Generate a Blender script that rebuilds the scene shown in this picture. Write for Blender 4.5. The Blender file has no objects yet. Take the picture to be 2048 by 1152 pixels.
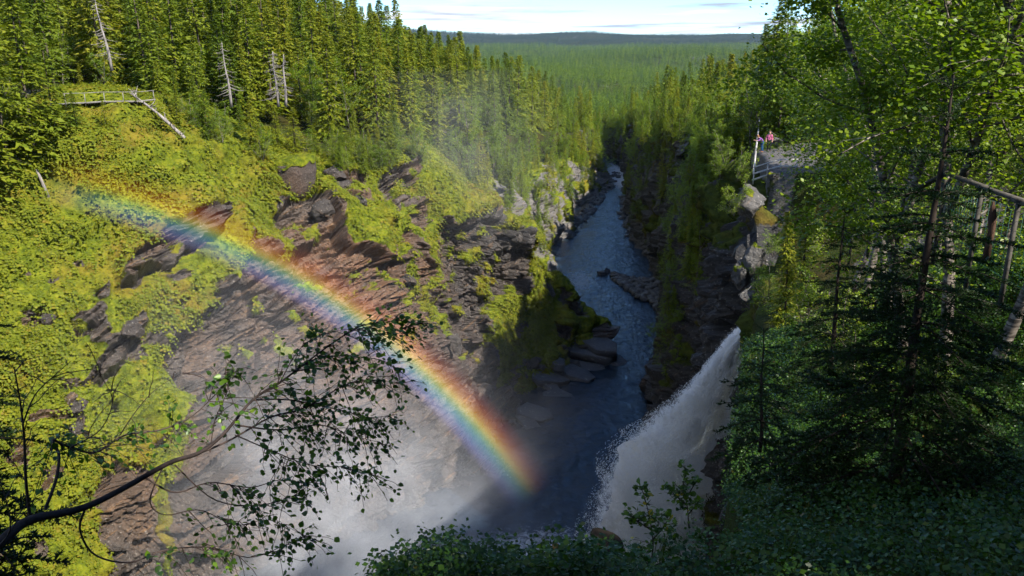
import bpy, bmesh, math, random
import numpy as np
from mathutils import Vector, Matrix

random.seed(7)
RNG = np.random.default_rng(7)
SC = bpy.context.scene
COL = SC.collection

# ------------------------------------------------------------------ camera
# world: camera at the origin, x right, y down the gorge, z up (metres)
F = 1650.0                                   # focal length in pixels of the 2048 px frame
PITCH = math.atan2(576 - 70, F)
cam = bpy.data.cameras.new('camera')
cam.sensor_width = 36.0
cam.lens = F / 2048 * 36.0
cam.clip_start = 0.05
cam.clip_end = 30000
camo = bpy.data.objects.new('camera', cam)
COL.objects.link(camo)
camo.location = (0, 0, 0)
camo.rotation_euler = (math.pi / 2 - PITCH, 0, 0)
SC.camera = camo

# ------------------------------------------------------------------ light
SUN_AZ, SUN_EL = math.radians(131.0), math.radians(46.0)   # azimuth clockwise from +y
SUNV = Vector((math.sin(SUN_AZ) * math.cos(SUN_EL), math.cos(SUN_AZ) * math.cos(SUN_EL), math.sin(SUN_EL)))
sun = bpy.data.lights.new('sun', 'SUN')
sun.energy = 5.0
sun.angle = math.radians(0.5)
sun.color = (1.0, 0.94, 0.84)
suno = bpy.data.objects.new('sun', sun)
COL.objects.link(suno)
suno.rotation_euler = (-SUNV).to_track_quat('-Z', 'Y').to_euler()

world = bpy.data.worlds.new('World')
SC.world = world
world.use_nodes = True
SKY_STRENGTH = 0.115
CLOUD_WHITE = 3.7


def build_world():
    nt = world.node_tree
    for n in list(nt.nodes):
        nt.nodes.remove(n)
    N, L = nt.nodes.new, nt.links.new
    out = N('ShaderNodeOutputWorld')
    bg = N('ShaderNodeBackground')
    bg.inputs['Strength'].default_value = SKY_STRENGTH
    sky = N('ShaderNodeTexSky')
    sky.sky_type = 'NISHITA'
    sky.sun_disc = False
    sky.sun_elevation = SUN_EL
    sky.sun_rotation = SUN_AZ
    sky.air_density = 1.0
    sky.altitude = 2500
    sky.dust_density = 0.0
    sky.ozone_density = 4.0
    tc = N('ShaderNodeTexCoord')
    sep = N('ShaderNodeSeparateXYZ')
    L(tc.outputs['Generated'], sep.inputs[0])
    zz = N('ShaderNodeMath'); zz.operation = 'MAXIMUM'; zz.inputs[1].default_value = 0.0
    L(sep.outputs['Z'], zz.inputs[0])
    za = N('ShaderNodeMath'); za.operation = 'ADD'; za.inputs[1].default_value = 0.02
    L(zz.outputs[0], za.inputs[0])
    dx = N('ShaderNodeMath'); dx.operation = 'DIVIDE'
    dy = N('ShaderNodeMath'); dy.operation = 'DIVIDE'
    L(sep.outputs['X'], dx.inputs[0]); L(za.outputs[0], dx.inputs[1])
    L(sep.outputs['Y'], dy.inputs[0]); L(za.outputs[0], dy.inputs[1])
    cmb = N('ShaderNodeCombineXYZ')
    L(dx.outputs[0], cmb.inputs[0]); L(dy.outputs[0], cmb.inputs[1])
    mp = N('ShaderNodeMapping')
    mp.inputs['Location'].default_value = (3.7, 1.3, 0)
    mp.inputs['Scale'].default_value = (0.22, 0.13, 1)
    L(cmb.outputs[0], mp.inputs[0])
    nz = N('ShaderNodeTexNoise'); nz.inputs['Scale'].default_value = 1.0
    nz.inputs['Detail'].default_value = 9; nz.inputs['Roughness'].default_value = 0.55
    L(mp.outputs[0], nz.inputs['Vector'])
    ramp = N('ShaderNodeValToRGB')
    ramp.color_ramp.elements[0].position = 0.51; ramp.color_ramp.elements[0].color = (0, 0, 0, 1)
    ramp.color_ramp.elements[1].position = 0.61; ramp.color_ramp.elements[1].color = (1, 1, 1, 1)
    L(nz.outputs[0], ramp.inputs[0])
    # second noise gives grey cloud bottoms
    mp2 = N('ShaderNodeMapping'); mp2.inputs['Location'].default_value = (9.1, 4.2, 2)
    mp2.inputs['Scale'].default_value = (0.3, 0.22, 1)
    L(cmb.outputs[0], mp2.inputs[0])
    nz2 = N('ShaderNodeTexNoise'); nz2.inputs['Scale'].default_value = 1.0; nz2.inputs['Detail'].default_value = 6
    L(mp2.outputs[0], nz2.inputs['Vector'])
    rc = N('ShaderNodeValToRGB')
    w = CLOUD_WHITE
    rc.color_ramp.elements[0].position = 0.40; rc.color_ramp.elements[0].color = (w * .58, w * .68, w * .84, 1)
    rc.color_ramp.elements[1].position = 0.60; rc.color_ramp.elements[1].color = (w * 1.25, w * 1.25, w * 1.25, 1)
    L(nz2.outputs[0], rc.inputs[0])
    mix = N('ShaderNodeMix'); mix.data_type = 'RGBA'
    L(ramp.outputs[0], mix.inputs['Factor'])
    tint = N('ShaderNodeMix'); tint.data_type = 'RGBA'; tint.blend_type = 'MULTIPLY'; tint.inputs['Factor'].default_value = 1.0
    tint.inputs['B'].default_value = (0.60, 0.82, 1.0, 1)
    L(sky.outputs[0], tint.inputs['A'])
    L(tint.outputs['Result'], mix.inputs['A']); L(rc.outputs[0], mix.inputs['B'])
    L(mix.outputs['Result'], bg.inputs['Color'])
    L(bg.outputs[0], out.inputs[0])


build_world()
SC.view_settings.view_transform = 'Standard'
SC.view_settings.look = 'None'
SC.view_settings.gamma = 1.0
SC.view_settings.use_curve_mapping = False
SC.view_settings.exposure = 1.22
SC.render.engine = 'CYCLES'
cy = SC.cycles
cy.use_denoising = True
cy.denoising_prefilter = 'ACCURATE'
cy.max_bounces = 7
cy.diffuse_bounces = 4
cy.adaptive_threshold = 0.025
world.cycles.sampling_method = 'MANUAL'
world.cycles.sample_map_resolution = 512
cy.glossy_bounces = 2
cy.transmission_bounces = 3
cy.transparent_max_bounces = 12
cy.volume_bounces = 2
cy.volume_step_rate = 2.0
cy.volume_max_steps = 64
cy.sample_clamp_indirect = 4.0
cy.use_fast_gi = False

# ------------------------------------------------------------------ pixel <-> world helpers
CP, SP = math.cos(PITCH), math.sin(PITCH)


def ray(px, py):
    x = (px - 1024) / F
    y = -(py - 576) / F
    return np.array((x, CP + y * SP, -SP + y * CP))


def at(px, py, d):
    """world point seen at (px, py) of the 2048 px frame, d metres away along the ground"""
    r = ray(px, py)
    return r * (d / math.hypot(r[0], r[1]))


def atz(px, py, z):
    r = ray(px, py)
    return r * (z / r[2])


def proj(p):
    p = np.asarray(p, float)
    x, y, z = p[..., 0], p[..., 1], p[..., 2]
    dep = y * CP - z * SP
    up = y * SP + z * CP
    dep = np.where(np.abs(dep) < 1e-3, 1e-3, dep)
    return np.stack([1024 + F * x / dep, 576 - F * up / dep, dep], -1)


# ------------------------------------------------------------------ numpy noise
def _hash(i, j, k, s):
    n = (i * 374761393 + j * 668265263 + k * 2147483647 + s * 974634777) & 0xFFFFFFFF
    n = ((n ^ (n >> 13)) * 1274126177) & 0xFFFFFFFF
    n = ((n ^ (n >> 16)) * 2246822519) & 0xFFFFFFFF
    n = n ^ (n >> 15)
    return (n & 0xFFFFFF) / float(0xFFFFFF)


def vnoise(p, s=0):
    p = np.asarray(p, float)
    i = np.floor(p).astype(np.int64)
    f = p - i
    f = f * f * f * (f * (f * 6 - 15) + 10)
    r = 0
    for a in (0, 1):
        wa = f[:, 0] if a else 1 - f[:, 0]
        for b in (0, 1):
            wb = f[:, 1] if b else 1 - f[:, 1]
            for c in (0, 1):
                wc = f[:, 2] if c else 1 - f[:, 2]
                r = r + wa * wb * wc * _hash(i[:, 0] + a, i[:, 1] + b, i[:, 2] + c, s)
    return r * 2 - 1


def fbm(p, octv=4, s=0, gain=0.5):
    r = 0
    a = 1.0
    p = np.asarray(p, float)
    for o in range(octv):
        r = r + a * vnoise(p * (2.03 ** o) + o * 17.3, s + o)
        a *= gain
    return r


def worley(p, s=0):
    """nearest-cell random value, and F2-F1"""
    p = np.asarray(p, float)
    i = np.floor(p).astype(np.int64)
    f1 = np.full(len(p), 9.0); f2 = np.full(len(p), 9.0); v = np.zeros(len(p))
    for a in (-1, 0, 1):
        for b in (-1, 0, 1):
            for c in (-1, 0, 1):
                ii, jj, kk = i[:, 0] + a, i[:, 1] + b, i[:, 2] + c
                q = np.stack([ii + _hash(ii, jj, kk, s), jj + _hash(ii, jj, kk, s + 1), kk + _hash(ii, jj, kk, s + 2)], 1)
                d = np.sqrt(((q - p) ** 2).sum(1))
                h = _hash(ii, jj, kk, s + 3)
                m = d < f1
                f2 = np.where(m, f1, np.minimum(f2, d))
                v = np.where(m, h, v)
                f1 = np.where(m, d, f1)
    return v, f2 - f1


def sstep(a, b, x):
    t = np.clip((x - a) / (b - a), 0, 1)
    return t * t * (3 - 2 * t)


def poly_sd(px, py, poly):
    """signed distance (positive inside) of points to a polygon"""
    P = np.asarray(poly, float)
    n = len(P)
    d = np.full(px.shape, 1e9)
    ins = np.zeros(px.shape, bool)
    for a in range(n):
        x0, y0 = P[a]; x1, y1 = P[(a + 1) % n]
        ex, ey = x1 - x0, y1 - y0
        t = np.clip(((px - x0) * ex + (py - y0) * ey) / (ex * ex + ey * ey + 1e-9), 0, 1)
        d = np.minimum(d, np.hypot(px - x0 - t * ex, py - y0 - t * ey))
        c = ((y0 > py) != (y1 > py)) & (px < (x1 - x0) * (py - y0) / (y1 - y0 + 1e-12) + x0)
        ins ^= c
    return np.where(ins, d, -d)


# ------------------------------------------------------------------ object helpers
def tag(o, label=None, cat=None, group=None, kind=None):
    if label: o['label'] = label
    if cat: o['category'] = cat
    if group: o['group'] = group
    if kind: o['kind'] = kind
    return o


def empty(name, loc=(0, 0, 0), rz=0.0, sc=1.0, parent=None):
    o = bpy.data.objects.new(name, None)
    COL.objects.link(o)
    o.location = loc
    o.rotation_euler = (0, 0, rz)
    o.scale = (sc, sc, sc)
    o.empty_display_size = 0.2
    if parent: o.parent = parent
    return o


def link(name, me, mat=None, parent=None):
    o = bpy.data.objects.new(name, me)
    COL.objects.link(o)
    if mat is not None and not me.materials:
        me.materials.append(mat)
    if parent: o.parent = parent
    return o


def mesh_np(name, V, Fc, smooth=True, attrs=None):
    """fast mesh from numpy; Fc = (n,3) or (n,4) int array, or list of such arrays"""
    V = np.asarray(V, np.float32)
    arrs = Fc if isinstance(Fc, list) else [Fc]
    arrs = [np.asarray(a, np.int32) for a in arrs if len(a)]
    me = bpy.data.meshes.new(name)
    me.vertices.add(len(V))
    me.vertices.foreach_set('co', V.ravel())
    tot = np.concatenate([np.full(len(a), a.shape[1], np.int32) for a in arrs])
    idx = np.concatenate([a.ravel() for a in arrs])
    me.loops.add(len(idx))
    me.loops.foreach_set('vertex_index', idx)
    me.polygons.add(len(tot))
    st = np.concatenate([[0], np.cumsum(tot)[:-1]]).astype(np.int32)
    me.polygons.foreach_set('loop_start', st)
    me.polygons.foreach_set('loop_total', tot)
    if smooth:
        me.polygons.foreach_set('use_smooth', np.ones(len(tot), bool))
    for k, v in (attrs or {}).items():
        a = me.attributes.new(k, 'FLOAT', 'POINT')
        a.data.foreach_set('value', np.asarray(v, np.float32))
    me.update()
    me.validate()
    return me


class MB:
    """collects simple shapes into one mesh"""
    def __init__(self):
        self.V = []; self.Q = []; self.T = []; self.n = 0; self.tint = []

    def add(self, V, Q=(), T=(), tint=0.5):
        V = np.asarray(V, float)
        self.V.append(V)
        if len(Q): self.Q.append(np.asarray(Q, int) + self.n)
        if len(T): self.T.append(np.asarray(T, int) + self.n)
        self.tint.append(np.full(len(V), tint) if np.isscalar(tint) else np.asarray(tint))
        self.n += len(V)

    def tube(self, pts, rad, k=6, cap=True):
        pts = np.asarray(pts, float)
        m = len(pts)
        rad = np.full(m, rad) if np.isscalar(rad) else np.asarray(rad, float)
        tg = np.gradient(pts, axis=0)
        tg /= np.linalg.norm(tg, axis=1)[:, None] + 1e-9
        ref = np.array((0, 0, 1.0)) if abs(tg[0][2]) < .8 else np.array((1.0, 0, 0))
        rings = []
        u = ref - tg[0] * (ref @ tg[0]); u /= np.linalg.norm(u)
        for i in range(m):
            u = u - tg[i] * (u @ tg[i]); u /= np.linalg.norm(u) + 1e-9
            w = np.cross(tg[i], u)
            a = np.arange(k) * 2 * math.pi / k
            rings.append(pts[i] + rad[i] * (np.cos(a)[:, None] * u + np.sin(a)[:, None] * w))
        V = np.concatenate(rings)
        Q = []
        for i in range(m - 1):
            for j in range(k):
                j2 = (j + 1) % k
                Q.append((i * k + j, i * k + j2, (i + 1) * k + j2, (i + 1) * k + j))
        T = []
        if cap:
            V = np.concatenate([V, pts[:1], pts[-1:]])
            for j in range(k):
                T.append((m * k, (j + 1) % k, j)); T.append((m * k + 1, (m - 1) * k + j, (m - 1) * k + (j + 1) % k))
        self.add(V, Q, T)

    def box(self, c, size, axes=None):
        c = np.asarray(c, float); h = np.asarray(size, float) / 2
        A = np.eye(3) if axes is None else np.asarray(axes, float)
        V = np.array([(sx * h[0], sy * h[1], sz * h[2]) for sx in (-1, 1) for sy in (-1, 1) for sz in (-1, 1)]) @ A + c
        Q = [(0, 1, 3, 2), (4, 6, 7, 5), (0, 4, 5, 1), (2, 3, 7, 6), (0, 2, 6, 4), (1, 5, 7, 3)]
        self.add(V, Q)

    def bar(self, a, b, w, h):
        a = np.asarray(a, float); b = np.asarray(b, float)
        x = b - a; L = np.linalg.norm(x); x = x / L
        up = np.array((0, 0, 1.0)) if abs(x[2]) < .9 else np.array((0, 1.0, 0))
        y = np.cross(up, x); y /= np.linalg.norm(y)
        z = np.cross(x, y)
        self.box((a + b) / 2, (L, w, h), np.stack([x, y, z]))

    def mesh(self, name, smooth=True):
        F_ = []
        if self.Q: F_.append(np.concatenate(self.Q))
        if self.T: F_.append(np.concatenate(self.T))
        return mesh_np(name, np.concatenate(self.V), F_, smooth, {'tint': np.concatenate(self.tint)})

    def build(self, name, mat, parent=None, smooth=True):
        return link(name, self.mesh(name, smooth), mat, parent)


# ------------------------------------------------------------------ material helpers
def newmat(name):
    m = bpy.data.materials.new(name)
    m.use_nodes = True
    nt = m.node_tree
    for n in list(nt.nodes):
        nt.nodes.remove(n)
    return m, nt


class NT:
    def __init__(self, nt):
        self.nt = nt

    def n(self, t, **kw):
        nd = self.nt.nodes.new(t)
        for k, v in kw.items():
            setattr(nd, k, v)
        return nd

    def l(self, a, b):
        self.nt.links.new(a, b)

    def math(self, op, a, b=None):
        nd = self.n('ShaderNodeMath', operation=op)
        for i, v in enumerate((a, b)):
            if v is None: continue
            if isinstance(v, (int, float)): nd.inputs[i].default_value = v
            else: self.l(v, nd.inputs[i])
        return nd.outputs[0]

    def noise(self, vec, scale, detail=4, rough=0.55, dist=0.0):
        nd = self.n('ShaderNodeTexNoise')
        nd.inputs['Scale'].default_value = scale
        nd.inputs['Detail'].default_value = detail
        nd.inputs['Roughness'].default_value = rough
        nd.inputs['Distortion'].default_value = dist
        if vec is not None: self.l(vec, nd.inputs['Vector'])
        return nd.outputs[0]

    def ramp(self, fac, stops, interp='LINEAR'):
        nd = self.n('ShaderNodeValToRGB')
        cr = nd.color_ramp
        cr.interpolation = interp
        els = [cr.elements[0], cr.elements[1]]
        els[0].position, els[1].position = stops[0][0], stops[-1][0]

        def c4(c):
            return (c, c, c, 1) if isinstance(c, (int, float)) else (*c, 1)
        els[0].color, els[1].color = c4(stops[0][1]), c4(stops[-1][1])
        for p, c in stops[1:-1]:
            cr.elements.new(p).color = c4(c)
        self.l(fac, nd.inputs[0])
        return nd.outputs[0]

    def mix(self, fac, a, b, mode='MIX'):
        nd = self.n('ShaderNodeMix', data_type='RGBA', blend_type=mode)
        for s, v in (('Factor', fac), ('A', a), ('B', b)):
            if isinstance(v, (int, float)): nd.inputs[s].default_value = v
            elif isinstance(v, tuple): nd.inputs[s].default_value = (*v, 1)
            else: self.l(v, nd.inputs[s])
        return nd.outputs['Result']

    def mapping(self, vec, scale=(1, 1, 1), rot=(0, 0, 0), loc=(0, 0, 0)):
        nd = self.n('ShaderNodeMapping')
        nd.inputs['Scale'].default_value = scale
        nd.inputs['Rotation'].default_value = rot
        nd.inputs['Location'].default_value = loc
        self.l(vec, nd.inputs[0])
        return nd.outputs[0]

    def bump(self, h, strength=0.5, dist=0.1, nrm=None):
        nd = self.n('ShaderNodeBump')
        nd.inputs['Strength'].default_value = strength
        nd.inputs['Distance'].default_value = dist
        self.l(h, nd.inputs['Height'])
        if nrm is not None: self.l(nrm, nd.inputs['Normal'])
        return nd.outputs[0]

    def attr(self, name):
        nd = self.n('ShaderNodeAttribute')
        nd.attribute_name = name
        return nd.outputs['Fac']

    def principled(self, col, rough=0.8, spec=0.3, nrm=None, out=True):
        nd = self.n('ShaderNodeBsdfPrincipled')
        for s, v in (('Base Color', col), ('Roughness', rough), ('Specular IOR Level', spec)):
            if isinstance(v, (int, float)): nd.inputs[s].default_value = v
            elif isinstance(v, tuple): nd.inputs[s].default_value = (*v, 1)
            else: self.l(v, nd.inputs[s])
        if nrm is not None: self.l(nrm, nd.inputs['Normal'])
        if out: self.output(nd.outputs[0])
        return nd

    def output(self, sh, vol=None):
        o = self.n('ShaderNodeOutputMaterial')
        if sh is not None: self.l(sh, o.inputs['Surface'])
        if vol is not None: self.l(vol, o.inputs['Volume'])


def foliage_mat(name, stops, transl=0.35, rough=0.55, spec=0.25, objvar=0.5):
    """leaf colour by per-leaf tint and per-tree random"""
    m, nt = newmat(name)
    t = NT(nt)
    oi = t.n('ShaderNodeObjectInfo')
    a = t.math('MULTIPLY', oi.outputs['Random'], objvar)
    b = t.math('MULTIPLY', t.attr('tint'), 1 - objvar)
    fac = t.math('ADD', a, b)
    col = t.ramp(fac, stops)
    p = t.principled(col, rough, spec, out=False)
    tr = t.n('ShaderNodeBsdfTranslucent')
    c2 = t.mix(1.0, col, (1.2, 1.25, 0.55), 'MULTIPLY')
    t.l(c2, tr.inputs[0])
    ms = t.n('ShaderNodeMixShader')
    ms.inputs[0].default_value = transl
    t.l(p.outputs[0], ms.inputs[1]); t.l(tr.outputs[0], ms.inputs[2])
    t.output(ms.outputs[0])
    return m


def plain_mat(name, c1, c2, scale=6.0, rough=0.8, spec=0.25, bump=0.4, bdist=0.02, stretch=(1, 1, 1)):
    m, nt = newmat(name)
    t = NT(nt)
    tc = t.n('ShaderNodeTexCoord')
    v = t.mapping(tc.outputs['Object'], stretch)
    n1 = t.noise(v, scale, 6, 0.65)
    col = t.ramp(n1, [(0.3, c1), (0.7, c2)])
    nr = t.bump(n1, bump, bdist)
    t.principled(col, rough, spec, nr)
    return m
# ================================================================== MATERIALS OF THE GROUND
def unit(v):
    v = np.asarray(v, float)
    return v / np.linalg.norm(v)


BED1 = unit((-0.62, 0.25, 0.74))      # bedding normal of the left slabs
BED2 = unit((0.10, -0.12, 1.0))       # bedding normal of the middle cliff and the buttress


def frame_of(n):
    e1 = unit(np.cross((0.3, 1, 0.1), n)); e2 = np.cross(n, e1)
    return e1, e2, n


def bed_coords(t, pos, n, a, b):
    e1, e2, n = frame_of(n)
    cmb = t.n('ShaderNodeCombineXYZ')
    for i, (e, s) in enumerate(((e1, a), (e2, a), (n, b))):
        d = t.n('ShaderNodeVectorMath', operation='DOT_PRODUCT')
        d.inputs[1].default_value = tuple(float(q) * s for q in e)
        t.l(pos, d.inputs[0])
        t.l(d.outputs['Value'], cmb.inputs[i])
    return cmb.outputs[0]


def rock_ground_mat(name, moss_cols, rock_dark, rock_mid, rock_warm, wet=0.0, warm=0.5, moss_bump=0.35):
    """bedded rock, with moss where the mesh attribute 'moss' says so"""
    m, nt = newmat(name)
    t = NT(nt)
    tc = t.n('ShaderNodeTexCoord')
    pos = tc.outputs['Object']
    sel = t.attr('bed2')
    b1 = bed_coords(t, pos, BED1, 0.14, 1.3)
    b2 = bed_coords(t, pos, BED2, 0.30, 1.6)
    s1 = t.noise(b1, 1.0, 5, 0.62)
    s2 = t.noise(b2, 1.0, 5, 0.62)
    st = t.n('ShaderNodeMix', data_type='FLOAT')
    t.l(sel, st.inputs[0]); t.l(s1, st.inputs[2]); t.l(s2, st.inputs[3])
    strat = st.outputs[0]
    fine = t.noise(pos, 3.4, 6, 0.75)
    big = t.noise(pos, 0.11, 2, 0.6)
    col = t.ramp(strat, [(0.30, rock_dark), (0.50, rock_mid), (0.72, tuple(c * 1.5 for c in rock_mid))])
    wm = t.math('MULTIPLY', t.ramp(big, [(0.46, 0.0), (0.60, 1.0)]), warm)
    col = t.mix(wm, col, rock_warm)
    col = t.mix(t.math('MULTIPLY', t.attr('rust'), t.ramp(strat, [(0.35, 0.15), (0.6, 0.9)])), col, (0.165, 0.070, 0.026))
    col = t.mix(t.math('MULTIPLY', sel, 0.7), col, t.mix(strat, rock_dark, tuple(0.8 * sum(rock_mid) / 3 for _ in range(3))))
    # rusty streaks and pale flakes
    rust = t.ramp(t.noise(b1, 2.3, 2, 0.6), [(0.60, 0.0), (0.70, 1.0)])
    col = t.mix(t.math('MULTIPLY', rust, 0.55 * warm + 0.05), col, (0.30, 0.16, 0.06))
    pale = t.ramp(t.noise(pos, 5.5, 1, 0.5), [(0.66, 0.0), (0.72, 1.0)])
    col = t.mix(t.math('MULTIPLY', pale, 0.5), col, (0.42, 0.38, 0.33))
    col = t.mix(t.ramp(fine, [(0.35, 0.65), (0.6, 0.0)]), col, rock_dark)
    # moss
    mn = t.noise(pos, 1.6, 4, 0.68)
    mb = t.noise(pos, 0.16, 2, 0.6)
    mcol = t.ramp(mn, [(0.28, moss_cols[0]), (0.45, moss_cols[1]), (0.58, moss_cols[2]), (0.75, moss_cols[3])])
    mcol = t.mix(t.ramp(mb, [(0.48, 0.0), (0.66, 0.55)]), mcol, moss_cols[4])
    mc2 = t.noise(pos, 0.55, 3, 0.6)
    mcol = t.mix(t.ramp(mc2, [(0.30, 0.75), (0.46, 0.0)]), mcol, moss_cols[0])
    ma = t.attr('moss')
    edge = t.math('ADD', ma, t.math('MULTIPLY', t.math('SUBTRACT', fine, 0.5), 0.9))
    mk = t.ramp(edge, [(0.44, 0.0), (0.56, 1.0)])
    full = t.mix(mk, col, mcol)
    hr = t.math('ADD', t.math('MULTIPLY', strat, 1.2), t.math('MULTIPLY', fine, 0.9))
    hm = t.math('ADD', t.math('MULTIPLY', mn, moss_bump * 3), 0.6)
    hh = t.n('ShaderNodeMix', data_type='FLOAT')
    t.l(mk, hh.inputs[0]); t.l(hr, hh.inputs[2]); t.l(hm, hh.inputs[3])
    nr = t.bump(hh.outputs[0], 1.0, 0.28)
    rg = t.n('ShaderNodeMix', data_type='FLOAT')
    t.l(mk, rg.inputs[0]); rg.inputs[2].default_value = 0.75 - 0.4 * wet; rg.inputs[3].default_value = 0.95
    sp = t.n('ShaderNodeMix', data_type='FLOAT')
    t.l(mk, sp.inputs[0]); sp.inputs[2].default_value = 0.3 + 0.4 * wet; sp.inputs[3].default_value = 0.05
    t.principled(full, rg.outputs[0], sp.outputs[0], nr)
    return m


M = {}
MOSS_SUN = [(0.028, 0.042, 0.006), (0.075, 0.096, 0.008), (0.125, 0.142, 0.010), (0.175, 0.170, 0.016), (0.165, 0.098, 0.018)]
MOSS_SHADE = [(0.015, 0.022, 0.006), (0.035, 0.050, 0.010), (0.055, 0.070, 0.012), (0.075, 0.085, 0.015), (0.095, 0.050, 0.014)]  # darker copy of the sunlit moss, shade mixed into the colours
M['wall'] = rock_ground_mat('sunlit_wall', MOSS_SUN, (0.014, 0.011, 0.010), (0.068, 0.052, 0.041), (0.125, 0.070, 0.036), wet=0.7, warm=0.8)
M['shade_wall'] = rock_ground_mat('shaded_wall', MOSS_SHADE, (0.012, 0.012, 0.014), (0.042, 0.041, 0.043), (0.07, 0.055, 0.045), wet=0.3, warm=0.3)  # shaded copy of the wall: darker rock and moss carry the shade
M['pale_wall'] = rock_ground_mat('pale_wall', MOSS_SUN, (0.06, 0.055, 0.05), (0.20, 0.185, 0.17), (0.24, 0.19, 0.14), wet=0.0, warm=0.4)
M['far_wall'] = rock_ground_mat('far_right_shaded_wall', MOSS_SHADE, (0.02, 0.02, 0.02), (0.085, 0.08, 0.076), (0.11, 0.09, 0.07), wet=0.0, warm=0.3)  # far right wall lies in shade, painted in as darker rock
M['floor'] = rock_ground_mat('forest_floor', [(0.012, 0.016, 0.005), (0.022, 0.030, 0.007), (0.036, 0.046, 0.009), (0.055, 0.060, 0.012), (0.050, 0.032, 0.012)],
                             (0.05, 0.045, 0.04), (0.16, 0.15, 0.14), (0.15, 0.11, 0.08))  # moss kept dark: the shadow under the trees is in its colour
M['slab'] = rock_ground_mat('buttress_slab', MOSS_SHADE, (0.026, 0.028, 0.033), (0.100, 0.104, 0.115), (0.09, 0.08, 0.075), wet=0.6, warm=0.2)
M['pale_rock'] = rock_ground_mat('pale_rock', MOSS_SUN, (0.045, 0.042, 0.04), (0.18, 0.17, 0.16), (0.20, 0.16, 0.125), warm=0.3)
M['block'] = rock_ground_mat('block_rock', MOSS_SUN, (0.03, 0.025, 0.022), (0.085, 0.066, 0.055), (0.14, 0.085, 0.055), warm=0.6)

# ================================================================== PLATEAU HEIGHTS (thin-plate spline through surveyed spots)
G_PIX = [  # (px, py, distance)
    (215, 208, 94), (0, 262, 90), (-350, 235, 86), (400, 262, 100), (560, 312, 102), (700, 330, 106), (830, 305, 112),
    (920, 370, 116), (1010, 440, 119), (1060, 480, 121), (1528, 347, 66), (1585, 345, 67), (1537, 301, 74), (1585, 292, 76), (1560, 320, 70), (1520, 320, 70), (1640, 300, 72)]
G_XYZ = [
    (-48, 150, -2), (-90, 140, 4), (-12, 140, -17), (-22, 180, -15), (-60, 220, 0), (-8, 215, -21), (8, 265, -29), (30, 345, -38),
    (-100, 300, 0), (-60, 420, -34), (-140, 100, 6), (-150, 40, 4), (-60, 110, -4),
    (1.8, 6.8, -4.3), (4.2, 13.5, -6.8), (8.9, 28.6, -10.7), (13, 43, -12), 
    (6, 5, -2.5), (10, 8, -2.2), (12, 16, -3.6), (20, 30, -6.2), (16, 10, -0.6), (30, 44, -5), (36, 78, -7.5), (48, 100, -5), (60, 60, 3),
    (50, 20, 8), (31, 118, -17), (46, 150, -13), (44, 200, -23), (44, 300, -30), (62, 300, -24), (85, 200, -6), (75, 420, -48),
    (0, 0, -1.7), (-2, 2, -2.1), (1.5, 2.8, -2.15), (-4, 1, -2.4), (0, -10, -0.8), (20, -10, 3), (-15, -5, -3), (-40, 15, -4), (3.2, 4.0, -2.45)]
GP = np.array([tuple(at(*q)) for q in G_PIX] + G_XYZ)


class TPS:
    def __init__(self, P, smooth=0.3):
        self.c = P[:, :2] / 100.0
        n = len(P)
        r = np.linalg.norm(self.c[:, None] - self.c[None], axis=2)
        K = self.k(r) + np.eye(n) * smooth * 1e-3
        Pm = np.concatenate([np.ones((n, 1)), self.c], 1)
        A = np.zeros((n + 3, n + 3)); A[:n, :n] = K; A[:n, n:] = Pm; A[n:, :n] = Pm.T
        self.w = np.linalg.solve(A, np.concatenate([P[:, 2], np.zeros(3)]))

    @staticmethod
    def k(r):
        return r * r * np.log(np.maximum(r, 1e-9))

    def __call__(self, x, y):
        x = np.asarray(x, float); y = np.asarray(y, float)
        q = np.stack([x.ravel(), y.ravel()], 1) / 100.0
        o = np.zeros(len(q)); n = len(self.c)
        for i in range(n):
            o += self.w[i] * self.k(np.hypot(q[:, 0] - self.c[i, 0], q[:, 1] - self.c[i, 1]))
        o += self.w[n] + self.w[n + 1] * q[:, 0] + self.w[n + 2] * q[:, 1]
        return o.reshape(x.shape)


tps = TPS(GP)
ZW = -48.0     # river level


def plateau(x, y):
    x = np.asarray(x, float); y = np.asarray(y, float)
    xr = np.clip(x, -160, 110); yr = np.clip(y, -25, 430)
    z = tps(xr, yr)
    r = np.hypot(x, y)
    p = np.stack([x.ravel(), y.ravel(), 0 * x.ravel()], 1)
    und = fbm(p / 420.0, 3, 5).reshape(x.shape)
    far = -66 + (15 * und + 9 * fbm(p / 950.0, 2, 15).reshape(x.shape)) * sstep(500, 1300, r)
    # wooded ridges on the horizon
    hl = sstep(3900, 5600, y) * (58 + 26 * fbm(p / 1500.0, 3, 9).reshape(x.shape) + 40 * np.exp(-((x + 1000) / 600) ** 2) + 12 * np.exp(-((x - 350) / 260) ** 2))
    far = far + hl - 60 * sstep(6200, 9000, y)
    k = sstep(330, 620, np.maximum(r, y))
    z = z * (1 - k) + far * k
    # the stream's hidden valley above the fall, turned sunward to let light reach it
    sx, sy = 0.754, -0.656
    al = (x - 15.0) * sx + (y - 55.0) * sy
    pe = np.abs(-(x - 15.0) * sy + (y - 55.0) * sx)
    val = -21.2 + 0.02 * np.maximum(al, 0) + np.maximum(0, pe - 4.2) * 2.6
    z = np.where((al > -4) & (al < 75), np.minimum(z, val), z)
    small = 0.35 * fbm(p / 9.0, 3, 21).reshape(x.shape) * sstep(12, 40, r)
    return z + small


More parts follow.
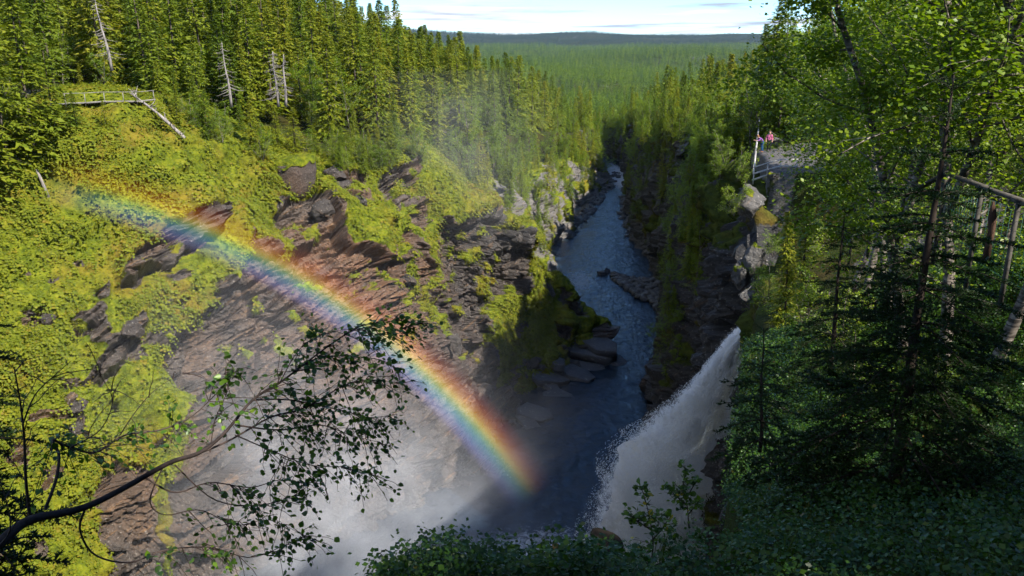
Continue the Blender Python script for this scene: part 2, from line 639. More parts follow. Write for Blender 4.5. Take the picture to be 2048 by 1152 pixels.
# ================================================================== RIM AND FOOT OF THE GORGE (plan, metres)
HERO = {  # px: [(py, d) ... rim back to foot], last = py of the foot
    -350: [(175, 96), (235, 86), (370, 79), (500, 74.5), (650, 71), (820, 67), (1050, 61.5), 1500],
    -150: [(185, 98), (250, 88), (390, 81), (530, 76.5), (690, 72.5), (870, 68), (1080, 62.5), 1450],
    0: [(205, 100), (262, 89), (390, 83), (540, 78), (720, 73.5), (900, 69), (1110, 63), 1400],
    150: [(170, 104), (212, 93), (350, 86), (500, 80.5), (660, 76), (850, 71), (1060, 64.5), 1340],
    300: [(180, 106), (215, 94), (340, 87.5), (470, 82), (620, 77.5), (790, 73), (980, 68), 1260],
    450: [(222, 110), (270, 98), (370, 91.5), (470, 86.5), (600, 81.5), (760, 76.5), (960, 70.5), 1210],
    580: [(270, 114), (318, 100), (395, 94), (480, 89.5), (600, 84), (750, 79), (930, 73), 1160],
    720: [(290, 118), (334, 103), (405, 97.5), (490, 92.5), (600, 88), (740, 82.5), (900, 76.5), 1110],
    820: [(272, 124), (302, 109), (385, 103), (470, 99.5), (590, 96.5), (730, 90.5), (890, 80), 1075],
    920: [(345, 128), (368, 113), (430, 107.5), (520, 106), (620, 104), (735, 99.5), (885, 86), 1040],
    1010: [(425, 130), (440, 116), (500, 114), (580, 112.5), (670, 110), (780, 103), (890, 90), 1008],
    1062: [(476, 132), (482, 119), (550, 117.5), (620, 116), (700, 113), (790, 106), (885, 95), 988],
}


for _px, _r, _dr, _f in ((1072, 540, 120.0, 984), (1100, 550, 121.5, 962), (1128, 562, 122.5, 940), (1148, 588, 123.0, 918), (1166, 622, 123.5, 900), (1182, 646, 124.0, 875), (1196, 668, 124.5, 845), (1214, 706, 125.0, 800)):
    _df = 50.0 / math.tan(PITCH + math.atan((_f - 576) / F))
    _l = [(_r, _dr + 10)]
    for _k in range(6):
        _t = _k / 6.0
        _l.append((_r + (_f - _r) * _t, _dr + (_df - _dr) * (_t ** 1.7) + 1.5 * math.sin(_t * 9 + _px)))
    HERO[_px] = _l + [_f]


def hero_net():
    cols = []
    for px, lst in HERO.items():
        c = [at(px, py, d) for py, d in lst[:-1]]
        ft = atz(px + (14 if px >= 1062 else 0), lst[-1], -50.0)
        c.append(ft)
        if px >= 1062: c[0] = c[1] + np.array((-2.0, 9.0, -13.0))
        elif px >= 1010: c[0] = c[1] + np.array((-2.0, 11.0, -6.0))
        cols.append(c)
    # the hidden far side of the buttress
    b1 = [at(1215 - 4 * i, 700 + 8 * i, 134 + 1.0 * (7 - i) * .3) for i in range(8)]
    b1 = [np.array((13.2, 129 + (7 - i) * .4, -48.6 - i * .3)) for i in range(8)]
    cols.append(b1)
    b2 = [np.array((2.0, 138, -48.8 - i * .3)) for i in range(8)]
    cols.append(b2)
    return np.array(cols)      # cols x rows x 3


def catmull(P, n):
    """resample first axis of P to n samples"""
    m = len(P)
    u = np.linspace(0, m - 1, n)
    i = np.clip(np.floor(u).astype(int), 0, m - 2)
    t = (u - i).reshape((-1,) + (1,) * (P.ndim - 1))
    p0 = P[np.maximum(i - 1, 0)]; p1 = P[i]; p2 = P[i + 1]; p3 = P[np.minimum(i + 2, m - 1)]
    return 0.5 * (2 * p1 + (p2 - p0) * t + (2 * p0 - 5 * p1 + 4 * p2 - p3) * t ** 2 + (3 * p1 - p0 - 3 * p2 + p3) * t ** 3)


def grid_faces(nu, nv, flip=False):
    a = np.arange(nu * nv).reshape(nu, nv)
    q = np.stack([a[:-1, :-1], a[1:, :-1], a[1:, 1:], a[:-1, 1:]], -1).reshape(-1, 4)
    return q[:, ::-1] if flip else q


def grid_normals(G):
    du = np.gradient(G, axis=0); dv = np.gradient(G, axis=1)
    n = np.cross(du, dv)
    return n / (np.linalg.norm(n, axis=2)[..., None] + 1e-9)


def strata_disp(p, n, s, a=3.0, b=0.9):
    e1, e2, nn = frame_of(n)
    w = 0.6 * np.stack([fbm(p / 5.0, 3, s + 31), fbm(p / 5.0, 3, s + 37), fbm(p / 5.0, 3, s + 41)], 1)
    q = p + w
    c = np.stack([q @ e1 / a, q @ e2 / a, q @ nn / b], 1)
    v1, g1 = worley(c, s)
    v2, g2 = worley(np.stack([q @ e1 / (a * 2.7), q @ e2 / (a * 2.7), q @ nn / (b * 3.0)], 1), s + 10)
    v3, g3 = worley(np.stack([q @ e1 / (a * .42), q @ e2 / (a * .42), q @ nn / (b * .4)], 1), s + 20)
    crack = -0.5 * sstep(0.09, 0.0, g1) - 1.1 * sstep(0.06, 0.0, g2)
    return 0.75 * (v1 - .5) + 2.8 * (v2 - .5) + 0.40 * (v3 - .5) + crack + 0.16 * fbm(p / .55, 2, s + 51)


ROCK_POLYS = [
    [(385, 815), (330, 725), (362, 655), (432, 612), (480, 548), (486, 478), (560, 475), (552, 398), (640, 392), (668, 440), (700, 500), (742, 520),
     (790, 500), (802, 470), (832, 545), (858, 625), (885, 700), (960, 660), (990, 720), (1070, 1010), (980, 1150), (400, 1350), (345, 1150), (330, 1000), (375, 880)],
    [(862, 440), (905, 442), (1000, 425), (1062, 482), (1055, 585), (1000, 620), (985, 765), (900, 720), (866, 600)],
    [(655, 346), (722, 346), (730, 376), (690, 384), (664, 372)],
    [(795, 330), (826, 306), (832, 348), (812, 395), (790, 440), (760, 425), (772, 372)],
    [(806, 395), (842, 400), (852, 450), (836, 480), (808, 455)],
    [(240, 560), (262, 505), (322, 462), (402, 445), (416, 462), (402, 486), (310, 528), (262, 582)],
    [(150, 775), (205, 690), (285, 618), (297, 640), (250, 705), (196, 785)],
    [(215, 940), (290, 945), (345, 1160), (320, 1330), (205, 1300)],
    [(1020, 770), (1060, 700), (1130, 690), (1190, 660), (1240, 720), (1230, 900), (1060, 1040), (1000, 900)],
    [(40, 625), (96, 618), (104, 645), (60, 655)],
    [(540, 325), (560, 318), (560, 345), (542, 350)],
    [(62, 1060), (105, 1075), (95, 1120), (60, 1110)],
    [(300, 560), (340, 540), (372, 548), (330, 570)],
    [(1000, 380), (1030, 400), (1040, 430), (1005, 425)],
]
MOSS_POLYS = [
    [(650, 392), (705, 366), (752, 395), (800, 455), (770, 490), (735, 492), (700, 450)],
    [(792, 440), (828, 458), (872, 496), (862, 560), (838, 545), (812, 500)],
    [(838, 560), (862, 580), (870, 605), (850, 640), (842, 600)],
    [(955, 585), (975, 534), (996, 575), (968, 604)],
    [(978, 668), (1006, 606), (1040, 585), (1060, 600), (1018, 648), (1010, 700), (986, 694)],
    [(934, 488), (958, 488), (952, 532), (938, 526)],
    [(545, 480), (572, 470), (580, 510), (556, 520)],
    [(600, 470), (640, 452), (650, 480), (612, 492)],
    [(900, 664), (930, 668), (936, 680), (905, 680)],
    [(1068, 552), (1130, 555), (1185, 650), (1170, 672), (1100, 690), (1060, 700), (1030, 690), (1040, 640)],
    [(1060, 690), (1100, 672), (1128, 720), (1120, 760), (1070, 790), (1040, 770)],
]
LEDGES = [  # (polyline in the photograph, overhang metres, height of the bulge in px)
    ([(236, 578), (262, 560), (318, 530), (412, 478)], 2.2, 75),
    ([(180, 778), (236, 722), (296, 640)], 1.8, 70),
    ([(326, 720), (372, 655), (436, 612), (484, 545)], 1.6, 90),
    ([(640, 425), (676, 470), (716, 512), (770, 515)], 2.0, 60),
    ([(650, 350), (725, 352), (735, 372)], 1.6, 30),
    ([(690, 395), (725, 392), (742, 405)], 1.2, 30),
    ([(800, 470), (840, 545), (866, 610)], 1.3, 40),
    ([(860, 440), (905, 444), (1000, 436)], 1.6, 50),
    ([(1000, 470), (1062, 484)], 1.2, 40),
    ([(330, 905), (400, 800), (470, 740), (540, 690)], 0.9, 50),
    ([(880, 690), (925, 668), (940, 690)], 1.3, 26),
    ([(250, 1000), (300, 905), (345, 860)], 1.6, 70),
    ([(30, 650), (100, 640)], 0.9, 30), ([(60, 840), (150, 815), (190, 860)], 0.9, 40),
]


def seg_info(px, py, line):
    """signed vertical offset above the polyline and how far inside its x-extent"""
    L_ = sorted(line)
    X = np.array([q[0] for q in L_]); Y = np.array([q[1] for q in L_])
    yl = np.interp(px, X, Y)
    ends = sstep(-10, 14, px - X[0]) * sstep(-10, 14, X[-1] - px)
    return yl - py, ends


def build_hero():
    net = hero_net()
    NU, NV = 640, 440
    G = catmull(net, NU)
    G = catmull(G.transpose(1, 0, 2), NV).transpose(1, 0, 2)
    Nn = grid_normals(G)
    if Nn[NU // 3, NV // 2, 1] > 0: Nn = -Nn
    P = G.reshape(-1, 3); Nf = Nn.reshape(-1, 3)
    pj = proj(P)
    w = np.stack([fbm(P / 3.5, 4, 51), fbm(P / 3.5, 4, 61)], 1)
    px = pj[:, 0] + w[:, 0] * 16; py = pj[:, 1] + w[:, 1] * 14
    rock = np.zeros(len(P))
    for q in ROCK_POLYS:
        rock = np.maximum(rock, sstep(-4, 6, poly_sd(px, py, q)))
    for q in MOSS_POLYS:
        rock *= 1 - sstep(-4, 6, poly_sd(px, py, q))
    spots = sstep(0.52, 0.66, fbm(P / 2.4, 3, 71)) * sstep(420, 560, pj[:, 1])
    rock = np.maximum(rock, spots)
    tuft = sstep(0.62, 0.72, fbm(P / 1.6, 3, 81)) * sstep(880, 640, pj[:, 1])
    moss = np.clip(1 - rock + tuft * 0.8, 0, 1)
    bed2 = sstep(800, 900, px + 0.25 * (py - 600))
    d1 = strata_disp(P, BED1, 100, 3.4, 0.8)
    d2 = strata_disp(P, BED2, 200, 2.4, 1.0)
    cv, cg = worley(P * np.array((1 / 2.6, 1 / 2.6, 1 / 15.0)), 260)
    d2 = d2 * .8 + 2.4 * (cv - .5) - 1.2 * sstep(0.10, 0, cg)
    dr = d1 * (1 - bed2) + d2 * bed2
    warm = np.exp(-(((pj[:, 0] - 800) / 150) ** 2 + ((pj[:, 1] - 650) / 150) ** 2)) + .8 * np.exp(-(((pj[:, 0] - 640) / 90) ** 2 + ((pj[:, 1] - 520) / 80) ** 2)) + .7 * np.exp(-(((pj[:, 0] - 930) / 60) ** 2 + ((pj[:, 1] - 760) / 90) ** 2))
    low = fbm(P / 9.0, 3, 91) * 1.5
    mosshump = 0.55 + 0.5 * fbm(P / 2.2, 4, 95)
    disp = low + dr * (1 - moss * 0.75) + moss * mosshump
    for line, amt, hgt in LEDGES:
        up, ends = seg_info(px, py, line)
        prof = np.where(up > 0, np.exp(-(up / hgt) ** 2), sstep(-9, 0, up))
        disp += amt * ends * prof
        band = ends * sstep(-16, -6, up) * sstep(9, 0, up)
        moss = moss * (1 - band)
    # die out towards the plateau edge and the far side
    v = np.tile(np.linspace(0, 1, NV), NU)
    u = np.repeat(np.linspace(0, 1, NU), NV)
    disp = disp * np.where(u > .56, sstep(0.0, 0.07, v), sstep(0.02, 0.18, v)) * (1 - 0.6 * sstep(0.90, 0.97, u))
    P2 = P + Nf * disp[:, None]
    me = mesh_np('cliff', P2, grid_faces(NU, NV), True, {'moss': moss, 'bed2': bed2, 'rust': np.clip(warm, 0, 1)})
    sm = np.ones(len(me.polygons), bool)
    fq = grid_faces(NU, NV)
    sm[:] = moss[fq].mean(1)[:len(sm)] > .45
    me.polygons.foreach_set('use_smooth', sm)
    o = link('cliff', me, M['wall'])
    tag(o, 'sunlit gorge wall of bedded rock with yellow green moss slopes, left of the river', 'cliff', kind='structure')
    return o, P2.reshape(NU, NV, 3), moss.reshape(NU, NV), Nn


hero_obj, HG, HMOSS, HN = build_hero()

# plan lines of the river banks
R_FOOT = np.array([(5.6, 17), (9.0, 28), (12.2, 38), (14.6, 46), (16.6, 54), (17.2, 62), (15.0, 71), (11.6, 80), (13.5, 90), (18, 104), (22, 122), (25, 138), (27.0, 152), (27, 175), (27.6, 197), (30, 225), (36, 262), (41.5, 292), (44, 320), (38, 360), (30, 420)], float)
R_FOOT[:, 0] += np.interp(R_FOOT[:, 1], [60, 85, 200, 260], [0, 3.0, 2.5, 0.5])
R_RIM = np.array([(2.2, 7.2, -4.5), (4.4, 13.5, -6.9), (7.0, 21, -9.0), (9.2, 28.6, -10.8), (11.4, 36, -11.6), (13.4, 43, -12.2), (15.2, 49, -14), (16.8, 53.5, -20.8), (17.9, 56.5, -20.8), (18.3, 60, -13.5), (18.7, 63.5, -11.2), (19.9, 68, -10.9), (21.4, 76, -11.0), (22.5, 90, -14), (24.5, 104, -15.5), (27, 118, -17.5),
                  (30, 138, -16), (33, 152, -17), (34, 175, -19), (35, 197, -22), (37.5, 225, -25), (40.8, 262, -28), (42.6, 296, -30), (47, 320, -32), (42, 360, -38), (36, 420, -46)], float)
L_FOOT = np.array([(-6, 128), (4, 138), (7.5, 150), (9.0, 167), (11.5, 186), (14.5, 205), (18, 222), (26, 250), (33, 280), (37, 296), (38, 320), (32, 360), (22, 420)], float)
L_RIM = np.array([(-14, 128, -22), (-8, 138, -26), (-4.5, 150, -26), (-3.5, 167, -27), (0, 186, -29), (4, 205, -30), (7, 222, -33), (16, 250, -36), (24, 280, -38), (30, 296, -39), (32, 320, -40), (26, 360, -43), (16, 420, -47)], float)


def line_x(L_, y):
    return np.interp(y, L_[:, 1], L_[:, 0])


def wall_loft(name, rim, foot, y0, y1, nu, nv, mat, side, label, moss_base, amp=1.0, seed=0, zt=None, shelf=0.35):
    ys = np.linspace(y0, y1, nu)
    G = np.zeros((nu, nv, 3))
    t = np.linspace(0, 1, nv)
    for i, y in enumerate(ys):
        yf = y if y >= foot[0, 1] else y + (foot[0, 1] - y) * 0.55
        xr, zr = np.interp(y, rim[:, 1], rim[:, 0]), np.interp(y, rim[:, 1], rim[:, 2])
        xf = np.interp(yf, foot[:, 1], foot[:, 0])
        # first a back lip on the plateau, then a rounded brow, then steep
        z = zr + (-50.0 - zr) * np.clip((t - 0.10) / 0.90, 0, 1) ** 1.05
        k = np.clip((t - 0.10) / 0.90, 0, 1)
        prof = (1 - shelf) * k + shelf * (1 - (1 - k) ** 3) * 0.6 + shelf * 0.4 * k ** 3
        x = xr + (xf - xr) * prof
        back = np.clip((0.10 - t) / 0.10, 0, 1)
        x = x + side * 4.5 * back
        z = z + back * 0.4 - 0.25
        G[i, :, 0] = x; G[i, :, 1] = y + (yf - y) * k; G[i, :, 2] = z
    Nn = grid_normals(G)
    if Nn[nu // 2, nv // 2, 0] * side > 0: Nn = -Nn
    P = G.reshape(-1, 3)
    k = np.tile(t, nu)
    d = strata_disp(P, BED2, 300 + seed, 2.2, 1.1) + 2.2 * fbm(P / 11.0, 3, seed + 3)
    q = P * np.array((1 / 2.6, 1 / 2.6, 1 / 16.0))
    vv, gg = worley(q, seed + 60)
    d = d + 1.5 * (vv - .5) - 0.7 * sstep(0.12, 0, gg)
    d = d * sstep(0.06, 0.2, k) * amp * (0.25 + 0.75 * sstep(34, 62, P[:, 1]))
    nz = np.abs(Nn.reshape(-1, 3)[:, 2])
    moss = np.clip(moss_base + 0.9 * fbm(P / 4.0, 4, seed + 8) + 0.8 * (nz - 0.45) + 0.5 * sstep(0.3, 0.1, k), 0, 1)
    mh = moss * (0.25 + 0.4 * fbm(P / 1.5, 3, seed + 14))
    P2 = P + Nn.reshape(-1, 3) * (d + mh)[:, None]
    me = mesh_np(name, P2, grid_faces(nu, nv), True, {'moss': moss, 'bed2': np.ones(len(P))})
    me.polygons.foreach_set('use_smooth', moss[grid_faces(nu, nv)].mean(1)[:len(me.polygons)] > .45)
    o = link(name, me, mat)
    tag(o, label, 'cliff', kind='structure')
    return o, P2.reshape(nu, nv, 3), moss.reshape(nu, nv), Nn


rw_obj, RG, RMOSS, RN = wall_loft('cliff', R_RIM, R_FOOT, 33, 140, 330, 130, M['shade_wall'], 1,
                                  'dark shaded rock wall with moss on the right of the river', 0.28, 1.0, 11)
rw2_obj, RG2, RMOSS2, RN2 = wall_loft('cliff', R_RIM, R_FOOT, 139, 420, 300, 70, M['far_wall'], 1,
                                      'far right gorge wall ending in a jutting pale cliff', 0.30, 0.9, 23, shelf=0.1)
lw_obj, LG, LMOSS, LN = wall_loft('cliff', L_RIM, L_FOOT, 129, 420, 320, 70, M['pale_wall'], -1,
                                  'far left gorge wall with pale rock outcrops among spruces', 0.30, 0.9, 37, shelf=0.2)


# ------------------------------------------------------------------ the one ground sheet, carved by the gorge
def gorge_depth(x, y):
    """0 on the plateau, 1 in the gorge (the sheet stays behind the cliff surfaces)"""
    # hero rim in plan
    row = HG[:, 60, :]
    k = np.argsort(row[:, 1])
    out = np.zeros(x.shape)
    yl = np.clip(y, 0, 420)
    xl = np.interp(yl, L_RIM[:, 1], L_RIM[:, 0]) - 1.0
    xr = np.interp(yl, R_RIM[:, 1], R_RIM[:, 0]) + 2.0
    b = (y > 126) & (y < 425)
    out = np.where(b, sstep(0, 1.5, np.minimum(x - xl, xr - x)), out)
    # head of the gorge: polygon between the hero wall, the near rim and the right rim
    hp = [(p[0], p[1]) for p in HG[30:int(640 * 11 / 20):16, 58, :]]
    near = [(27.5, 134), (26.5, 120), (24.5, 104), (22.6, 84), (20.4, 68), (19.2, 62), (18.5, 56), (14.2, 43), (11.4, 36.5), (8.5, 28.6), (6.3, 21), (3.9, 13.5), (1.9, 6.8), (1.2, 3.9), (-0.2, 3.1), (-1.6, 2.6), (-3, 2.2), (-8, 4), (-20, 8), (-60, 16)]
    poly = hp + [(-3, 128), (-3, 134)] + near
    sd = poly_sd(x, y, poly)
    wid = np.interp(y, [0, 6, 12, 30, 40], [0.9, 1.2, 1.0, 0.9, 1.6])
    return np.maximum(out, np.clip((sd + 0.1) / wid, 0, 1) ** 0.8)


def axis_lines(lo, hi, bands, grow, far_lo, far_hi):
    """bands: (from, to, step) inside [lo, hi]; geometric growth outside"""
    v = []
    for a, b, s in bands:
        v += list(np.arange(a, b, s))
    v.append(hi)
    step = bands[-1][2] * 1.5; q = hi
    while q < far_hi:
        q += step; v.append(q); step = min(step * grow, 160)
    step = bands[0][2] * 1.5; q = lo
    while q > far_lo:
        q -= step; v.append(q); step = min(step * grow, 160)
    return np.array(sorted(v))


def build_ground():
    X = axis_lines(-130, 95, [(-130, -14, 1.2), (-14, 26, 0.4), (26, 95, 1.2)], 1.16, -5200, 5200)
    Y = axis_lines(-30, 440, [(-30, -4, 1.3), (-4, 26, 0.3), (26, 130, 0.9), (130, 440, 1.6)], 1.07, -400, 9500)
    x, y = np.meshgrid(X, Y, indexing='ij')
    z = plateau(x, y)
    c = gorge_depth(x, y)
    # bottom stays below the river
    z2 = z * (1 - c) + (-51.0) * c
    P = np.stack([x, y, z2], -1).reshape(-1, 3)
    # small hummocks close to the camera
    r = np.hypot(P[:, 0], P[:, 1])
    P[:, 2] += 0.07 * fbm(P / 0.7, 3, 77) * sstep(30, 5, r) * (1 - c.ravel())
    moss = np.clip(0.9 + 0.5 * fbm(P / 6.0, 3, 78), 0, 1)
    # bare rock platform at the look-out, worn path on the right
    pd = np.hypot((P[:, 0] - 22.6) / 4.2, (P[:, 1] - 67.5) / 7.0)
    moss *= sstep(0.85, 1.05, pd + 0.08 * fbm(P / 0.8, 3, 79))
    me = mesh_np('ground', P, grid_faces(len(X), len(Y)), True, {'moss': moss, 'bed2': np.ones(len(P))})
    o = link('ground', me, M['floor'])
    tag(o, 'forest floor of moss and heath around the gorge reaching to the horizon', 'ground', kind='structure')
    return o


ground = build_ground()


def gz(x, y):
    return float(plateau(np.array([x]), np.array([y]))[0])


# ------------------------------------------------------------------ river
def water_mat():
    m, nt = newmat('river_water')
    t = NT(nt)
    tc = t.n('ShaderNodeTexCoord')
    pos = tc.outputs['Object']
    v1 = t.mapping(pos, (1.0, 0.55, 1))
    w = t.noise(v1, 1.1, 6, 0.62, 0.6)
    w2 = t.noise(pos, 0.35, 3, 0.5)
    h = t.math('ADD', w, t.math('MULTIPLY', w2, 0.7))
    nr = t.bump(h, 0.85, 0.34)
    # churned foam near the fall and at a few riffles: attribute
    fo = t.attr('foam')
    fn = t.noise(pos, 1.8, 8, 0.7, 1.0)
    fk = t.ramp(t.math('ADD', t.math('MULTIPLY', fo, 0.55), t.math('MULTIPLY', fn, 0.6)), [(0.56, 0.0), (0.72, 1.0)])
    col = t.mix(fk, (0.010, 0.020, 0.034), (0.45, 0.48, 0.52))
    rg = t.n('ShaderNodeMix', data_type='FLOAT')
    t.l(fk, rg.inputs[0]); rg.inputs[2].default_value = 0.10; rg.inputs[3].default_value = 0.8
    p = t.principled(col, rg.outputs[0], 0.5, nr)
    p.inputs['IOR'].default_value = 1.33
    return m


def build_river():
    X = np.arange(-75, 62, 0.8); Y = np.arange(20, 432, 1.0)
    x, y = np.meshgrid(X, Y, indexing='ij')
    P = np.stack([x, y, np.full(x.shape, ZW)], -1).reshape(-1, 3)
    P[:, 2] += 0.10 * fbm(P / 2.2, 3, 90)
    f1 = np.exp(-(((P[:, 0] - 3) / 14) ** 2 + ((P[:, 1] - 66) / 10) ** 2)) * .75
    f2 = np.exp(-(((P[:, 0] - 38) / 6) ** 2 + ((P[:, 1] - 290) / 45) ** 2)) * 0.9
    f3 = np.exp(-(((P[:, 0] - 14) / 5) ** 2 + ((P[:, 1] - 162) / 14) ** 2)) * 0.6
    me = mesh_np('river', P, grid_faces(len(X), len(Y)), True, {'foam': np.clip(f1 + f2 + f3, 0, 1)})
    o = link('river', me, water_mat())
    tag(o, 'dark blue rippled river at the bottom of the gorge', 'river', kind='structure')
    return o


river = build_river()
# ================================================================== FOLIAGE MATERIALS
M['spruce'] = foliage_mat('spruce_needles', [(0.0, (0.034, 0.070, 0.007)), (0.35, (0.095, 0.140, 0.010)), (0.65, (0.165, 0.195, 0.012)), (1.0, (0.235, 0.180, 0.018))], 0.35, 0.6, 0.2, 0.5)
M['shaded_ridge_spruce'] = foliage_mat('ridge_needles_cloud_shade', [(0.0, (0.018, 0.034, 0.014)), (1.0, (0.045, 0.062, 0.018))], 0.2, 0.7, 0.1, 0.6)  # cloud shadow on the ridge painted into dark bluish needles
M['plain_spruce'] = foliage_mat('plain_spruce_needles', [(0.0, (0.022, 0.055, 0.009)), (0.5, (0.075, 0.125, 0.012)), (0.85, (0.14, 0.20, 0.015)), (1.0, (0.20, 0.19, 0.02))], 0.3, 0.7, 0.1, 0.8)
M['spruce_tip'] = foliage_mat('spruce_cone_top', [(0.0, (0.06, 0.055, 0.012)), (1.0, (0.16, 0.085, 0.02))], 0.2, 0.6, 0.2, 0.5)
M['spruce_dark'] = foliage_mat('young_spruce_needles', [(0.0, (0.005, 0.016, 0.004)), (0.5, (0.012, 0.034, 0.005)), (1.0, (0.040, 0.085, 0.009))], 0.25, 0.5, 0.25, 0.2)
M['birch'] = foliage_mat('birch_leaves', [(0.0, (0.050, 0.105, 0.006)), (0.4, (0.115, 0.190, 0.009)), (0.75, (0.205, 0.270, 0.012)), (1.0, (0.28, 0.30, 0.02))], 0.45, 0.45, 0.35, 0.3)
M['near_leaf'] = foliage_mat('overhanging_birch_leaves', [(0.0, (0.020, 0.055, 0.008)), (0.55, (0.050, 0.115, 0.010)), (0.9, (0.12, 0.22, 0.012)), (0.985, (0.16, 0.25, 0.014)), (1.0, (0.45, 0.36, 0.02))], 0.4, 0.4, 0.4, 0.75)
M['berry'] = foliage_mat('blueberry_leaves', [(0.0, (0.010, 0.032, 0.004)), (0.5, (0.026, 0.070, 0.006)), (0.9, (0.065, 0.125, 0.008)), (1.0, (0.13, 0.07, 0.012))], 0.35, 0.4, 0.3, 0.4)
M['herb'] = foliage_mat('slope_herbs', [(0.0, (0.055, 0.086, 0.007)), (0.35, (0.110, 0.136, 0.008)), (0.70, (0.172, 0.188, 0.010)), (1.0, (0.20, 0.125, 0.015))], 0.35, 0.6, 0.15, 0.6)
M['grass'] = foliage_mat('grass_blades', [(0.0, (0.025, 0.05, 0.006)), (0.6, (0.06, 0.09, 0.009)), (1.0, (0.15, 0.13, 0.035))], 0.4, 0.5, 0.2, 0.5)
M['bark'] = plain_mat('spruce_bark', (0.045, 0.034, 0.026), (0.13, 0.105, 0.085), 5.0, 0.9, 0.1, 0.8, 0.03, (1, 1, 0.3))
M['dark_bark'] = plain_mat('dark_bark', (0.012, 0.009, 0.007), (0.05, 0.036, 0.028), 14.0, 0.85, 0.2, 0.8, 0.01, (1, 1, 0.4))
M['dead'] = plain_mat('weathered_dead_wood', (0.09, 0.078, 0.07), (0.34, 0.31, 0.285), 7.0, 0.85, 0.1, 0.6, 0.02, (1, 1, 0.25))
M['timber'] = plain_mat('weathered_timber', (0.11, 0.10, 0.088), (0.30, 0.285, 0.26), 9.0, 0.8, 0.15, 0.4, 0.01, (1, 1, 1))
M['pale_timber'] = plain_mat('sunbleached_timber', (0.30, 0.28, 0.25), (0.55, 0.53, 0.49), 9.0, 0.8, 0.15, 0.4, 0.01)
M['dark_timber'] = plain_mat('shaded_timber', (0.03, 0.027, 0.023), (0.10, 0.092, 0.08), 12.0, 0.85, 0.1, 0.6, 0.01)  # darker copy for the path fence, shade put into the timber colour
M['twig'] = plain_mat('twigs', (0.02, 0.014, 0.011), (0.075, 0.05, 0.042), 20.0, 0.7, 0.3, 0.5, 0.004)


def birch_bark():
    m, nt = newmat('birch_bark')
    t = NT(nt)
    tc = t.n('ShaderNodeTexCoord')
    v = t.mapping(tc.outputs['Object'], (1, 1, 3.0))
    n1 = t.noise(v, 3.0, 4, 0.6)
    v2 = t.mapping(tc.outputs['Object'], (1.2, 1.2, 9.0))
    n2 = t.noise(v2, 2.0, 4, 0.6)
    c = t.ramp(n1, [(0.35, (0.07, 0.055, 0.045)), (0.62, (0.30, 0.26, 0.225))])
    c = t.mix(t.ramp(n2, [(0.46, 0.0), (0.56, 0.9)]), c, (0.030, 0.025, 0.022))
    t.principled(c, 0.75, 0.2, t.bump(n2, 0.5, 0.02))
    return m


M['birch_bark'] = birch_bark()


# ================================================================== TREE MESHES (shared between copies)
def rot_z(v, a):
    c, s = math.cos(a), math.sin(a)
    return np.stack([v[..., 0] * c - v[..., 1] * s, v[..., 0] * s + v[..., 1] * c, v[..., 2]], -1)


